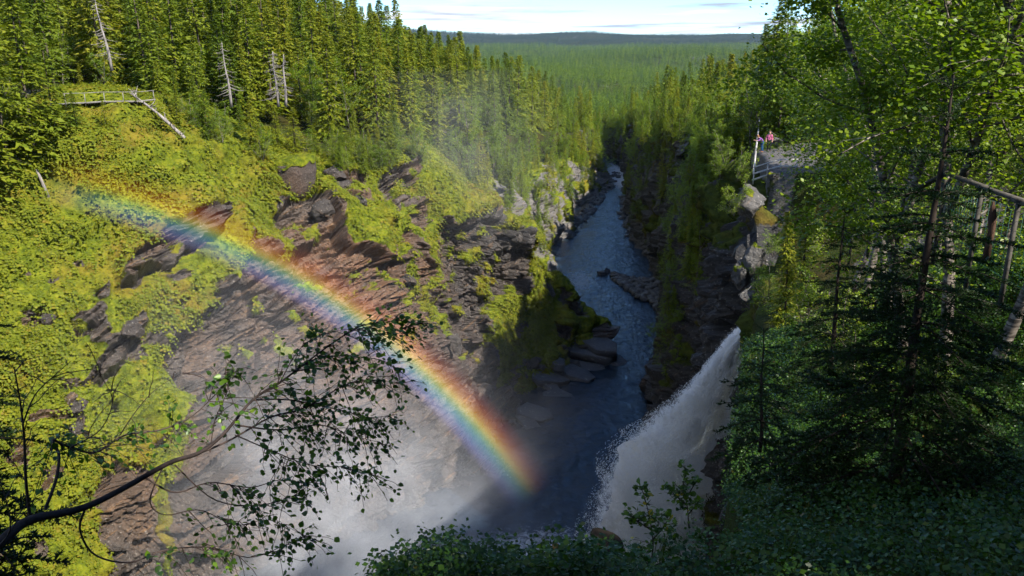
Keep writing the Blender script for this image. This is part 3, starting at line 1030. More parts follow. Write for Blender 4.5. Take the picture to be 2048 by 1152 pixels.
def spruce_meshes(H, R, nb, nspray, seed, bare=0.08, dens=1.0, spray=0.42, droop=0.35, gaps=0.15):
    """crown and trunk meshes of a spruce of height H; nb branches with nspray needle sprays each"""
    rg = np.random.default_rng(seed)
    V = []; T = []; tint = []; n = 0
    lean = rg.normal(0, 0.006, 2)
    trunk_pts = np.array([(lean[0] * H * s * s * 3, lean[1] * H * s * s * 3, H * s * 0.985 - 0.6 * (s == 0)) for s in np.linspace(0, 1, 9)])

    def axis(s):
        return np.array((lean[0] * H * s * s * 3, lean[1] * H * s * s * 3, H * s))
    missing = rg.random((14, 6)) < gaps
    for b in range(nb):
        s = bare + (1 - bare) * (1 - (1 - (b + rg.random()) / nb) ** 1.25)
        s = min(s, 0.995)
        az = b * 2.39996 + rg.normal(0, 0.35)
        if missing[int(s * 13.9), int((az % 6.283) / 6.284 * 6)] and s < 0.85 and rg.random() < 0.8: continue
        taper = (1 - s) ** 0.82
        L = R * (taper * (0.75 + 0.45 * rg.random()) + 0.03) * (0.55 + 0.45 * min(1, (s - bare + 0.06) / 0.16))
        a0 = 0.35 * s - droop * (1 - s) + rg.normal(0, 0.10)       # up at the top, drooping below
        base = axis(s)
        ca, sa = math.cos(az), math.sin(az)
        m = max(2, int(nspray * (0.35 + 0.65 * L / R)))
        for k in range(m):
            f = (k + rg.random()) / m
            f = 0.12 + 0.88 * f
            r = L * f
            zz = math.tan(a0) * r - 0.10 * L * f * f + 0.12 * L * max(0, f - 0.75)
            c = base + np.array((ca * r, sa * r, zz))
            side = rg.choice((-1.0, 1.0))
            ang = az + side * rg.uniform(0.35, 1.2)
            if f > 0.85: ang = az + rg.normal(0, 0.25)
            ln = spray * (0.6 + 0.8 * rg.random()) * (0.55 + 0.6 * (1 - s))
            wd = ln * rg.uniform(0.28, 0.5)
            dirv = np.array((math.cos(ang), math.sin(ang), rg.uniform(-0.75, 0.10)))
            pv = np.array((-math.sin(ang), math.cos(ang), rg.normal(0, 0.5)))
            tip = c + dirv * ln
            tv = np.clip(0.45 + 0.25 * (f - .5) + rg.normal(0, 0.16), 0, 1)
            if rg.random() < 0.5:
                V += [c - pv * wd * .5, c + pv * wd * .5, tip]; T.append((n, n + 1, n + 2)); n += 3; tint += [tv] * 3
            else:
                mid = c + dirv * ln * .45
                V += [c, mid + pv * wd * .5, tip, mid - pv * wd * .5]; T += [(n, n + 1, n + 2), (n, n + 2, n + 3)]; n += 4; tint += [tv] * 4
    # leader
    top = axis(1.0)
    V += [axis(0.955) + (0.03, 0, 0), axis(0.955) - (0.03, 0, 0), top + (0, 0, 0.12)]; T.append((n, n + 1, n + 2)); tint += [0.5] * 3; n += 3
    crown = mesh_np('crown', np.array(V), np.array(T), False, {'tint': np.array(tint)})
    crown.materials.append(M['spruce'])
    mb = MB()
    mb.tube(trunk_pts, np.linspace(H * 0.0105 + .03, 0.012, 9), 6)
    # a few dead stubs low down
    for q in range(int(10 * min(1, H / 12))):
        s = rg.uniform(0.04, bare + 0.2); az = rg.uniform(0, 6.28); L = R * rg.uniform(0.3, 0.7)
        p0 = axis(s)
        mb.tube([p0, p0 + np.array((math.cos(az) * L * .6, math.sin(az) * L * .6, -0.1 * L)), p0 + np.array((math.cos(az) * L, math.sin(az) * L, -0.3 * L))], [0.02, 0.014, 0.005], 3, False)
    trunk = mb.mesh('trunk')
    trunk.materials.append(M['bark'])
    return crown, trunk


def joint_far_tree(H, R, nb, ns, seed, spray):
    cr, tr = spruce_meshes(H, R, nb, ns, seed, 0.02, spray=spray, gaps=0.05)
    return cr


def leaf_shape(k=1):
    """unit leaf: base at 0, tip at +x, width about 0.8, slightly folded"""
    V = np.array([(0, 0, 0), (0.28, 0.36, 0.06), (0.62, 0.30, 0.07), (1.0, 0, -0.03), (0.62, -0.30, 0.07), (0.28, -0.36, 0.06)])
    T = np.array([(0, 3, 1), (1, 3, 2), (0, 5, 3), (5, 4, 3)])
    return V, T


LV, LT = leaf_shape()
LV4 = np.array([(0, 0, 0), (0.5, 0.42, 0.05), (1.0, 0, 0), (0.5, -0.42, 0.05)])
LT4 = np.array([(0, 1, 2), (0, 2, 3)])


def scatter_leaves(pos, size, rg, tint, full=False, flat=0.6, dirs=None):
    """mesh arrays of many leaves"""
    n = len(pos)
    LVx, LTx = (LV, LT) if full else (LV4, LT4)
    az = rg.uniform(0, 6.283, n)
    x = np.stack([np.cos(az), np.sin(az), rg.normal(-0.25, 0.35, n)], 1)
    if dirs is not None:
        x = x * 0.7 + dirs * 0.8
    x /= np.linalg.norm(x, axis=1)[:, None]
    up = np.stack([rg.normal(0, flat, n), rg.normal(0, flat, n), np.ones(n)], 1)
    y = np.cross(up, x); y /= np.linalg.norm(y, axis=1)[:, None] + 1e-9
    z = np.cross(x, y)
    sz = size * rg.uniform(0.65, 1.2, n)
    V = pos[:, None, :] + sz[:, None, None] * (LVx[None, :, 0:1] * x[:, None] + LVx[None, :, 1:2] * y[:, None] + LVx[None, :, 2:3] * z[:, None])
    k = len(LVx)
    T = (LTx[None] + (np.arange(n) * k)[:, None, None]).reshape(-1, 3)
    return V.reshape(-1, 3), T, np.repeat(tint, k)


def grow(rg, start, d, L, r, level, lines, up=0.15, wob=0.22, seg=7):
    pts = [np.array(start, float)]
    d = unit(d)
    for i in range(seg):
        d = unit(d + rg.normal(0, wob, 3) * 0.6 + np.array((0, 0, up)) * (0.5 if level else 0.3))
        pts.append(pts[-1] + d * L / seg)
    pts = np.array(pts)
    lines.append((pts, r, level))
    return pts


def birch_meshes(H, seed, spread=0.36, leaves=6500, lsize=0.075, fork=True, leafy_from=0.28, bush=False):
    rg = np.random.default_rng(seed)
    lines = []
    stems = [grow(rg, (0, 0, -0.3), (rg.normal(0, .12), rg.normal(0, .12), 1), H, H * 0.0095 + 0.012, 0, lines, 0.25, 0.12, 10)]
    if fork:
        k = 3 + rg.integers(0, 2)
        stems.append(grow(rg, stems[0][k], (rg.normal(0, .45), rg.normal(0, .45), 1), H * 0.62, H * 0.006 + .01, 0, lines, 0.3, 0.14, 8))
    if bush:
        for q in range(4):
            stems.append(grow(rg, (rg.normal(0, .1), rg.normal(0, .1), -0.2), (rg.normal(0, .4), rg.normal(0, .4), 1), H * rg.uniform(.6, .95), H * 0.006 + .006, 0, lines, 0.25, 0.16, 8))
    tips = []
    for st in stems:
        m = len(st)
        for q in range(int(15 if not bush else 7)):
            f = leafy_from + (1 - leafy_from) * (q + rg.random()) / (15 if not bush else 7)
            i = min(m - 2, int(f * (m - 1)))
            p = st[i] + (st[i + 1] - st[i]) * (f * (m - 1) - i)
            az = q * 2.4 + rg.normal(0, .5)
            L = H * spread * (1.05 - 0.75 * f) * rg.uniform(0.7, 1.2)
            b = grow(rg, p, (math.cos(az), math.sin(az), rg.uniform(0.1, 0.8)), L, 0.006 * L + 0.006, 1, lines, 0.08, 0.25, 6)
            for w in range(6):
                g = rg.uniform(0.25, 1.0)
                j = min(len(b) - 2, int(g * (len(b) - 1)))
                az2 = az + rg.choice((-1, 1)) * rg.uniform(0.4, 1.3)
                l2 = L * rg.uniform(0.25, 0.5)
                c = grow(rg, b[j], (math.cos(az2), math.sin(az2), rg.uniform(-0.35, 0.35)), l2, 0.005, 2, lines, -0.14, 0.3, 4)
                tips.append(c)
            tips.append(b[2:])
        tips.append(st[int(m * .6):])
    allp = np.concatenate(tips)
    pick = rg.integers(0, len(allp), leaves)
    pos = allp[pick] + rg.normal(0, 1, (leaves, 3)) * np.array((0.14, 0.14, 0.13)) * (H / 9) ** 0.5
    V, T, ti = scatter_leaves(pos, lsize, rg, np.clip(rg.normal(0.5, 0.22, leaves), 0, 1), False, 0.7)
    crown = mesh_np('crown', V, T, False, {'tint': ti})
    crown.materials.append(M['birch'])
    mb = MB()
    for pts, r, lv in lines:
        if lv == 2 and not bush and H > 7 and rg.random() < 0.4: continue
        mb.tube(pts, np.linspace(r, r * (0.25 if lv == 0 else 0.35), len(pts)), 7 if lv == 0 else (4 if lv == 1 else 3), lv == 0)
    trunk = mb.mesh('trunk')
    trunk.materials.append(M['birch_bark'])
    return crown, trunk


def snag_meshes(H, seed, nb=46, R=1.5, lean=0.05, top_broken=False, down=0.5):
    rg = np.random.default_rng(seed)
    mt = MB()
    pts = np.array([(lean * H * s + 0.06 * math.sin(s * 7), 0.05 * math.cos(s * 5), H * s - 0.5 * (s == 0)) for s in np.linspace(0, 1, 12)])
    mt.tube(pts, np.linspace(0.17, 0.05 if top_broken else 0.02, 12), 7)
    mbr = MB()
    for b in range(nb):
        s = 0.12 + 0.86 * (b + rg.random()) / nb
        i = min(10, int(s * 11)); p = pts[i] + (pts[i + 1] - pts[i]) * (s * 11 - i)
        az = rg.uniform(0, 6.28); L = R * (1.05 - 0.75 * s) * rg.uniform(0.35, 1.15)
        ca, sa = math.cos(az), math.sin(az)
        q = [p + np.array((ca * L * f, sa * L * f, -down * L * f + 0.55 * down * L * f * f + rg.normal(0, .03))) for f in (0, .3, .6, .85, 1.0)]
        mbr.tube(q, [0.032, 0.026, 0.02, 0.014, 0.006], 4, False)
        if rg.random() < .5:
            q2 = [q[2], q[2] + np.array((ca * .2 - sa * .2, sa * .2 + ca * .2, -.12)) * L * .8]
            mbr.tube(q2, [0.014, 0.005], 3, False)
    return mt.mesh('trunk'), mbr.mesh('branches')


# ------------------------------------------------------------------ geometry-node instancing, only for uncountable cover and far woods
def instancer(name, pts, rots, scales, idx, protos, label, cat):
    n = len(pts)
    me = bpy.data.meshes.new(name)
    me.vertices.add(n)
    me.vertices.foreach_set('co', np.asarray(pts, np.float32).ravel())
    a = me.attributes.new('rot', 'FLOAT_VECTOR', 'POINT'); a.data.foreach_set('vector', np.asarray(rots, np.float32).ravel())
    a = me.attributes.new('siz', 'FLOAT_VECTOR', 'POINT'); a.data.foreach_set('vector', np.asarray(scales, np.float32).ravel())
    a = me.attributes.new('pick', 'INT', 'POINT'); a.data.foreach_set('value', np.asarray(idx, np.int32))
    o = bpy.data.objects.new(name, me)
    COL.objects.link(o)
    ng = bpy.data.node_groups.new(name, 'GeometryNodeTree')
    ng.interface.new_socket('Geometry', in_out='INPUT', socket_type='NodeSocketGeometry')
    ng.interface.new_socket('Geometry', in_out='OUTPUT', socket_type='NodeSocketGeometry')
    N, L = ng.nodes.new, ng.links.new
    gi = N('NodeGroupInput'); go = N('NodeGroupOutput')
    iop = N('GeometryNodeInstanceOnPoints')
    L(gi.outputs[0], iop.inputs['Points'])
    join = N('GeometryNodeGeometryToInstance')
    for p in protos[::-1]:
        oi = N('GeometryNodeObjectInfo')
        oi.inputs['Object'].default_value = p
        oi.transform_space = 'ORIGINAL'
        L(oi.outputs['Geometry'], join.inputs[0])
    L(join.outputs[0], iop.inputs['Instance'])
    iop.inputs['Pick Instance'].default_value = True

    def named(nm, dt):
        q = N('GeometryNodeInputNamedAttribute'); q.data_type = dt; q.inputs['Name'].default_value = nm
        return q.outputs[0]
    L(named('pick', 'INT'), iop.inputs['Instance Index'])
    L(named('rot', 'FLOAT_VECTOR'), iop.inputs['Rotation'])
    L(named('siz', 'FLOAT_VECTOR'), iop.inputs['Scale'])
    L(iop.outputs[0], go.inputs[0])
    md = o.modifiers.new('scatter', 'NODES')
    md.node_group = ng
    tag(o, label, cat, kind='stuff')
    return o


def proto(me, name):
    """object used only as the source of a scatter; not linked to the scene"""
    return bpy.data.objects.new(name, me)
# ================================================================== FOREST
SPR_A = [spruce_meshes(15, r, 330, 15, s, bare=b, droop=dr, gaps=g, spray=.54) for r, s, b, dr, g in
         ((2.3, 11, .05, .30, .15), (2.8, 12, .06, .40, .28), (1.9, 13, .04, .35, .12), (3.2, 14, .04, .45, .25), (2.3, 15, .16, .40, .38), (2.6, 16, .10, .30, .42))]
SPR_B = [spruce_meshes(15, r, 200, 9, s, spray=0.82, gaps=.15) for r, s in ((1.9, 21), (2.3, 22), (1.7, 23), (2.6, 24))]
SPR_C = [spruce_meshes(15, r, 60, 4, s, spray=1.15, gaps=0, bare=.02) for r, s in ((1.9, 31), (2.2, 32), (1.7, 33))]
BIR_A = [birch_meshes(9, s, sp, 9000, 0.10, fk, lf) for s, sp, fk, lf in ((41, .34, True, .30), (42, .40, True, .22), (43, .30, False, .25), (44, .36, True, .35))]
BIR_B = [birch_meshes(9, s, .36, 3000, 0.17, True, .12) for s in (51, 52, 53)]
BUSH = [birch_meshes(3.2, s, .34, 2600, 0.085, False, .08, True) for s in (61, 62, 63)]
for nm, grp in (('SPR_A', SPR_A), ('BIR_A', BIR_A), ('BIR_B', BIR_B)):
    print(nm, [len(c.polygons) + len(t.polygons) for c, t in grp])


def place_tree(name, pair, loc, sc, label, group, rz=None, tilt=(0, 0), cat='tree'):
    e = empty(name, loc, random.uniform(0, 6.28) if rz is None else rz, 1.0)
    e.rotation_euler = (tilt[0], tilt[1], e.rotation_euler[2])
    e.scale = sc if isinstance(sc, tuple) else (sc, sc, sc)
    tag(e, label, cat, group)
    link('crown', pair[0], None, e)
    link('trunk', pair[1], None, e)
    return e


def cand_points():
    xs, ys = [], []
    r_ = np.random.default_rng(5)
    y = 62.0
    while y < 430:
        st = 3.5 + y / 170.0
        x = -0.72 * y - 10
        while x < 0.72 * y + 10:
            xs.append(x + r_.uniform(-.45, .45) * st); ys.append(y + r_.uniform(-.45, .45) * st)
            x += st
        y += st
    return np.array(xs), np.array(ys)


cx, cyy = cand_points()
g0 = gorge_depth(cx, cyy)
ring = np.zeros(len(cx))
for a in range(6):
    ring = np.maximum(ring, gorge_depth(cx + 1.6 * math.cos(a * 1.047), cyy + 1.6 * math.sin(a * 1.047)))
ok = (g0 < 0.01) & (ring < 0.3)
cz = plateau(cx, cyy)
pj = proj(np.stack([cx, cyy, cz], 1))
PX, PY = pj[:, 0], pj[:, 1]
dist = np.hypot(cx, cyy)
ok &= (PX > -160) & (PX < 2210)
# clearings: the boardwalk, the open mossy slope below it, the look-out and the view onto it
hx = np.interp(PX, [-400, 0, 130, 215, 320, 400, 500, 600, 720, 820, 920, 1010], [92, 92, 100, 99.5, 99, 101, 104, 107, 109, 113, 118, 122])
ok &= ~((cx < 4) & (dist < hx + 0.5) & (PX < 1080))
ok &= ~((np.hypot((cx - 23.5) / 6.5, (cyy - 69) / 8.5) < 1))
ok &= ~((cx > 0) & (dist < 72) & (PX < 1640))
ok &= ~((cx > 0) & (dist < 48))
ok &= ~((cx > 0) & (dist < 100) & (PX < 1500))
al_ = (cx - 15) * .754 - (cyy - 55) * .656
pe_ = np.abs((cx - 15) * .656 + (cyy - 55) * .754)
ok &= ~((al_ > -6) & (pe_ < 11))
al2 = (cx - 22.5) * .754 - (cyy - 69) * .656
pe2 = np.abs((cx - 22.5) * .656 + (cyy - 69) * .754)
ok &= ~((al2 > 0) & (al2 < 26) & (pe2 < 5.5))
C = []   # x, y, z, height, kind
r_ = np.random.default_rng(6)
for i in np.nonzero(ok)[0]:
    x, y, z, d = cx[i], cyy[i], cz[i], dist[i]
    left = x < 0.05 * y
    clump = float(vnoise(np.array([[x / 22, y / 22, 3.3]]), 4)[0])
    pb = (0.10 + 0.25 * max(0, clump)) if left else (0.55 + 0.3 * clump if d < 170 else 0.30)
    if left and d < hx[i] + 6: pb += 0.25
    kind = 'birch' if r_.random() < pb else 'spruce'
    if kind == 'spruce':
        h = r_.uniform(9, 17.5) if not (left and d > 140) else r_.uniform(11, 19)
        if left and d < hx[i] + 5: h *= r_.uniform(0.25, 0.8)
        if not left: h *= r_.uniform(0.7, 1.05)
    else:
        h = r_.uniform(5.5, 9.5)
        if left and d < hx[i] + 6: h *= r_.uniform(0.35, 0.7)
    C.append((x, y, z - .15, h, kind))


def on_wall(G, Nn, moss, n, hmin, hmax, pb, vmin=0.12, vmax=0.85, seed=1, need=0.2):
    rr = np.random.default_rng(seed)
    nu, nv = G.shape[:2]
    k = 0; tries = 0
    while k < n and tries < n * 30:
        tries += 1
        i = rr.integers(2, nu - 2); j = int(nv * rr.uniform(vmin, vmax) ** 1.15)
        if abs(Nn[i, j, 2]) < need * rr.random(): continue
        if rr.random() > 0.35 + moss[i, j]: continue
        p = G[i, j]
        f = 1 - 0.45 * (j / nv)
        C.append((p[0], p[1], p[2] - .2, rr.uniform(hmin, hmax) * f, 'birch' if rr.random() < pb else 'spruce'))
        k += 1


on_wall(LG, LN, LMOSS, 330, 5, 12, .28, .04, .8, 3)
on_wall(RG2, RN2, RMOSS2, 340, 5, 11, .30, .05, .85, 4)
# wooded upper part of the right wall beyond the look-out
sub = slice(150, 330)
on_wall(RG[sub], RN[sub], RMOSS[sub], 340, 3.0, 8, .4, .04, .72, 5)
on_wall(RG[60:160], RN[60:160], RMOSS[60:160], 40, 1.2, 3.2, .7, .04, .35, 6)

def hides_lookout(q):
    a = proj(np.array(q[:3])); t_ = proj(np.array((q[0], q[1], q[2] + q[3])))
    return 1490 < a[0] < 1605 and math.hypot(q[0], q[1]) < 73 and t_[1] < 352


C = [q for q in C if not hides_lookout(q)]
C.sort(key=lambda q: math.hypot(q[0], q[1]))
cover = np.full(2600 // 4, 1300.0)
S = []
for (x, y, z, h, kind) in C:
    a = proj(np.array((x, y, z))); b = proj(np.array((x, y, z + h)))
    half = F * (h * (0.075 if kind == 'spruce' else 0.18)) / a[2]
    i0 = int((a[0] - half + 200) / 4); i1 = int((a[0] + half + 200) / 4) + 1
    i0 = max(0, i0); i1 = min(len(cover), i1)
    top = max(b[1], 0.0)
    vis = 0.0
    if i1 > i0 and 0 <= a[0] <= 2048:
        vis = float(np.maximum(0, np.minimum(a[1], cover[i0:i1]) - top).mean())
        lim = top + (a[1] - top) * 0.25
        cover[i0:i1] = np.minimum(cover[i0:i1], lim)
    S.append(vis * half)
S = np.array(S)
order = np.argsort(-S)
single = set()
cnt = {'spruce': 0, 'birch': 0}
LIM = {'spruce': 275, 'birch': 150}
for i in order:
    k = C[i][4]
    if S[i] > 25 and cnt[k] < LIM[k]:
        single.add(i); cnt[k] += 1
print('single trees', cnt, 'of', len(C))

LANDMARK = [  # px range, side, phrase
    (-200, 130, 'at the left end of the boardwalk railing'), (130, 215, 'behind the boardwalk railing'), (215, 330, 'at the right end of the boardwalk railing'),
    (330, 440, 'left of the leaning silver snag'), (440, 500, 'behind the leaning silver snag'), (500, 600, 'around the twin-topped dead snag'),
    (600, 690, 'above the moss capped boulder'), (690, 790, 'on the left plateau below the lone tall spruce'), (790, 900, 'behind the rusty rock fins'),
    (900, 1000, 'in the dense stand left of the pale outcrop'), (1000, 1090, 'around the pale outcrop of the far left wall'), (1090, 1180, 'right of the pale outcrop on the far left wall'),
    (1180, 1260, 'at the far bend of the river'), (1260, 1340, 'above the jutting far cliff'), (1340, 1430, 'on the right rim beyond the look-out'),
    (1430, 1520, 'left of the look-out on the right rim'), (1520, 1640, 'behind the two hikers'), (1640, 1800, 'on the right slope behind the forked birch'), (1800, 2300, 'on the right slope near the picture edge')]


def landmark(px):
    for a, b, s in LANDMARK:
        if a <= px < b: return s
    return 'on the plateau'


rest_s, rest_b = [], []
pxs = {}
for i, (x, y, z, h, kind) in enumerate(C):
    d = math.hypot(x, y)
    if i in single:
        px = proj(np.array((x, y, z)))[0]
        where = landmark(px)
        size = ('short' if h < 7 else 'mid-sized' if h < 12 else 'tall') if kind == 'spruce' else ('low' if h < 5 else 'leafy')
        row = 'near' if d < 110 else 'middle' if d < 170 else 'distant'
        lab = '%s %s %s %s' % (size, row, 'dark green spruce' if kind == 'spruce' else 'light green birch', where)
        grp = ('spruces ' if kind == 'spruce' else 'birches ') + where
        if kind == 'spruce':
            pr = random.choice(SPR_A if d < 260 else SPR_B)
            s = h / 15.0
            place_tree('spruce_tree', pr, (x, y, z), (s * random.uniform(.75, 1.3), s * random.uniform(.75, 1.3), s), lab, grp, tilt=(random.gauss(0, .025), random.gauss(0, .025)))
        else:
            pr = random.choice(BUSH) if h < 4 else random.choice(BIR_A if d < 85 else BIR_B)
            s = h / (3.2 if h < 4 else 9.0)
            place_tree('birch_tree', pr, (x, y, z), s, lab, grp)
    else:
        (rest_s if kind == 'spruce' else rest_b).append((x, y, z, h))


def scatter_trees(name, lst, protos, href, label):
    a = np.array(lst)
    n = len(a)
    rr = np.random.default_rng(9)
    s = a[:, 3] / href
    sc = np.stack([s * rr.uniform(.85, 1.2, n), s * rr.uniform(.85, 1.2, n), s], 1)
    ro = np.stack([np.zeros(n), np.zeros(n), rr.uniform(0, 6.28, n)], 1)
    return instancer(name, a[:, :3], ro, sc, rr.integers(0, len(protos), n), protos, label, 'wood')


PB = [proto(c, 'spruce_source') for c, t in SPR_B]
PBB = [proto(c, 'birch_source') for c, t in BIR_B]
PC = []
for c_, t_ in SPR_C:
    q_ = c_.copy(); q_.materials.clear(); q_.materials.append(M['plain_spruce']); PC.append(proto(q_, 'far_spruce_source'))
scatter_trees('spruce_wood', rest_s, PB, 15.0, 'mass of half hidden spruces filling the wood behind the front trees')
scatter_trees('birch_wood', rest_b, PBB, 9.0, 'mass of half hidden birches filling the wood behind the front trees')


def far_points(y0, y1, n, seed, extra=1.0):
    rr = np.random.default_rng(seed)
    # uniform per area of the visible wedge
    y = np.sqrt(rr.uniform(y0 * y0, y1 * y1, n))
    x = rr.uniform(-0.24, 0.42, n) * y * extra
    return np.stack([x, y, plateau(x, y) - .3], 1)


fp = np.concatenate([far_points(425, 900, 5600, 1), far_points(900, 2200, 17000, 2), far_points(2200, 4200, 22000, 3)])
rr = np.random.default_rng(12)
hh = np.where(fp[:, 1] < 1500, rr.uniform(6, 18, len(fp)), rr.uniform(9, 22, len(fp)))
scl = np.where(fp[:, 1] > 2000, 1.6, 1.15)
s = hh / 15.0
instancer('far_wood', fp, np.stack([0 * s, 0 * s, rr.uniform(0, 6.28, len(s))], 1), np.stack([s * scl, s * scl, s], 1), rr.integers(0, len(PC), len(s)), PC,
          'endless spruce forest on the plain and ridge at the horizon', 'forest')
rp = far_points(4200, 6100, 30000, 4)
s = rr.uniform(.75, 1.35, len(rp))
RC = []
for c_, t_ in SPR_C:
    q_ = c_.copy(); q_.materials.clear(); q_.materials.append(M['shaded_ridge_spruce']); RC.append(proto(q_, 'ridge_spruce_source'))
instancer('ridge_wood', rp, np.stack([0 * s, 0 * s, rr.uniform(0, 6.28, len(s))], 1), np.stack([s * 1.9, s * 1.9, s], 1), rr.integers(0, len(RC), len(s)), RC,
          'spruce forest on the ridge along the horizon, cloud shade in its colour', 'forest')
bp = far_points(425, 2000, 16000, 7)
bp = bp[fbm(bp / 130.0, 3, 400) > .18]
s = rr.uniform(.6, 1.0, len(bp))
instancer('far_birch_wood', bp, np.stack([0 * s, 0 * s, rr.uniform(0, 6.28, len(s))], 1), np.stack([s, s, s], 1), rr.integers(0, len(PBB), len(s)), PBB,
          'pale green birches mixed into the far forest', 'forest')
# ================================================================== NEAR PLANTS
# ------------------------------------------------------------------ needle branches of the young spruces
def needle_branch(L, seed, dens=1.0):
    """one drooping spruce branch along +x with side twigs, all needles real triangles"""
    rg = np.random.default_rng(seed)
    axis = np.array([(L * f, 0.03 * L * math.sin(f * 5 + seed), 0.10 * L * f - 0.26 * L * f * f + 0.10 * L * max(0, f - .6) ** 1.5) for f in np.linspace(0, 1, 9)])
    twigs = [(axis, 0.010 * L ** .5)]

    def side(p, d, ln, lev):
        pts = [p]
        d = unit(d)
        for k in range(4):
            d = unit(d + rg.normal(0, .10, 3) + np.array((0.05, 0, -0.02)))
            pts.append(pts[-1] + d * ln / 4)
        pts = np.array(pts)
        twigs.append((pts, 0.0035))
        if lev == 0 and ln > 0.14:
            for q in range(int(ln / 0.055)):
                f = rg.uniform(.2, 1)
                i = min(3, int(f * 4))
                sd = rg.choice((-1, 1))
                dd = pts[i + 1] - pts[i]
                perp = np.cross(dd, (0, 0, 1.0)); perp = unit(perp) * sd
                side(pts[i] + (pts[i + 1] - pts[i]) * (f * 4 - i), unit(dd) * .8 + perp * .7 + np.array((0, 0, -.1)), ln * rg.uniform(.3, .5) * (1.15 - f * .5), 1)
    nt = int(L / 0.055 * dens)
    for q in range(nt):
        f = 0.14 + 0.84 * (q + rg.random()) / nt
        i = min(7, int(f * 8)); p = axis[i] + (axis[i + 1] - axis[i]) * (f * 8 - i)
        sd = 1 if q % 2 else -1
        side(p, np.array((0.75, sd * rg.uniform(.55, 1.0), rg.uniform(-.3, .12))), L * rg.uniform(.24, .42) * (1.12 - f * .8), 0)
    P = []; D = []
    for pts, r in twigs:
        seg = np.diff(pts, axis=0); ln = np.linalg.norm(seg, axis=1)
        n = max(3, int(ln.sum() / 0.0045 * dens))
        f = rg.uniform(0.05, 1, n) * len(seg)
        i = np.minimum(len(seg) - 1, f.astype(int))
        P.append(pts[i] + seg[i] * (f - i)[:, None]); D.append(seg[i] / ln[i][:, None])
    P = np.concatenate(P); D = np.concatenate(D)
    n = len(P)
    rnd = rg.normal(0, 1, (n, 3)); rnd[:, 2] = rnd[:, 2] * .6 + .25
    rnd -= D * (rnd * D).sum(1)[:, None]; rnd /= np.linalg.norm(rnd, axis=1)[:, None] + 1e-9
    nd = D * .65 + rnd; nd /= np.linalg.norm(nd, axis=1)[:, None]
    wv = np.cross(nd, rg.normal(0, 1, (n, 3))); wv /= np.linalg.norm(wv, axis=1)[:, None] + 1e-9
    nl = rg.uniform(0.022, 0.040, n)[:, None]
    V = np.stack([P - wv * .006, P + wv * .006, P + nd * nl], 1).reshape(-1, 3)
    T = np.arange(3 * n).reshape(-1, 3)
    me = mesh_np('branch', V, T, False, {'tint': np.repeat(np.clip(rg.normal(.45, .2, n), 0, 1), 3)})
    mb = MB()
    for pts, r in twigs:
        mb.tube(pts, np.linspace(r, r * .35, len(pts)), 4 if r > .005 else 3, False)
    wood = mb.mesh('wood')
    return me, wood


NB = [needle_branch(1.0, s) for s in (1, 2, 3, 4)]
NBS = [needle_branch(0.5, s) for s in (5, 6, 7)]
for a, b in NB + NBS:
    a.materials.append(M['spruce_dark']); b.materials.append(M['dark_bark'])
print('branch tris', [len(a.polygons) for a, b in NB + NBS])


def young_spruce(base, top, R, label, whorls=11, seed=1, group=None, per=6, keep=None):
    rg = np.random.default_rng(seed)
    base = np.asarray(base, float); top = np.asarray(top, float)
    H = np.linalg.norm(top - base)
    e = empty('young_spruce_tree', tuple(base))
    tag(e, label, 'tree', group)
    ax = top - base
    mb = MB()
    pts = np.array([ax * f + np.array((0.012 * math.sin(9 * f), 0.012 * math.cos(7 * f), 0)) for f in np.linspace(0, 1, 14)])
    mb.tube(pts, np.interp(np.linspace(0, 1, 14), [0, .7, 1], [H * .0165, H * .007, .005]), 8)
    mb.build('trunk', M['dark_bark'], e)
    for w in range(whorls):
        f = 0.10 + 0.87 * (w / (whorls - 1)) ** 0.92
        L = R * (1.06 - f) ** 0.75 * rg.uniform(.85, 1.1)
        n = per if f < .8 else 4
        a0 = rg.uniform(0, 6.28)
        for k in range(n):
            az = a0 + k * 6.283 / n + rg.normal(0, .18)
            if keep and not keep(az, f): continue
            p = ax * (f + rg.normal(0, .008))
            l = L * rg.uniform(.75, 1.12)
            src = NB if l > .55 else NBS
            bm_, wd_ = src[rg.integers(0, len(src))]
            b = link('branch', bm_, None, e)
            b.location = tuple(p)
            el = -0.10 - 0.25 * (1 - f) + (0.75 if f > .9 else 0.25 * f) + rg.normal(0, .08)
            b.rotation_euler = (rg.normal(0, .15), -el, az)
            s = l / (1.0 if src is NB else .5)
            b.scale = (s, s, s)
            w_ = link('branch_wood', wd_, None, b)
    return e


tb = at(1772, 1060, 5.4); tt = at(1908, 150, 5.6)
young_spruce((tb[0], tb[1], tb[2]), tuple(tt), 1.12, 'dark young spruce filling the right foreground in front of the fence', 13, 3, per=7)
tb = at(1520, 905, 7.6)
young_spruce(tuple(tb), tuple(tb + np.array((-.05, 0.1, 1.25))), 0.62, 'small spruce on the rim right against the waterfall', 7, 5, per=6)
tb = at(-110, 1500, 3.4)
young_spruce(tuple(tb), tuple(at(-75, 480, 3.9)), 0.62, 'dark spruce half outside the left picture edge', 12, 8, per=7)
tb = at(1660, 745, 13.0)
young_spruce(tuple(tb), tuple(tb + np.array((0, 0.2, 2.6))), 0.85, 'slim young spruce behind the dark foreground spruce', 9, 12, per=6)

# ------------------------------------------------------------------ overhanging birch, lower left
LEAFM = mesh_np('leaf', LV, LT, False, {'tint': np.full(len(LV), .5)})
LEAFM.materials.append(M['near_leaf'])
LEAFB = mesh_np('leaf', LV * np.array((1, 1.15, -1.4)), LT, False, {'tint': np.full(len(LV), .5)})
LEAFB.materials.append(M['near_leaf'])


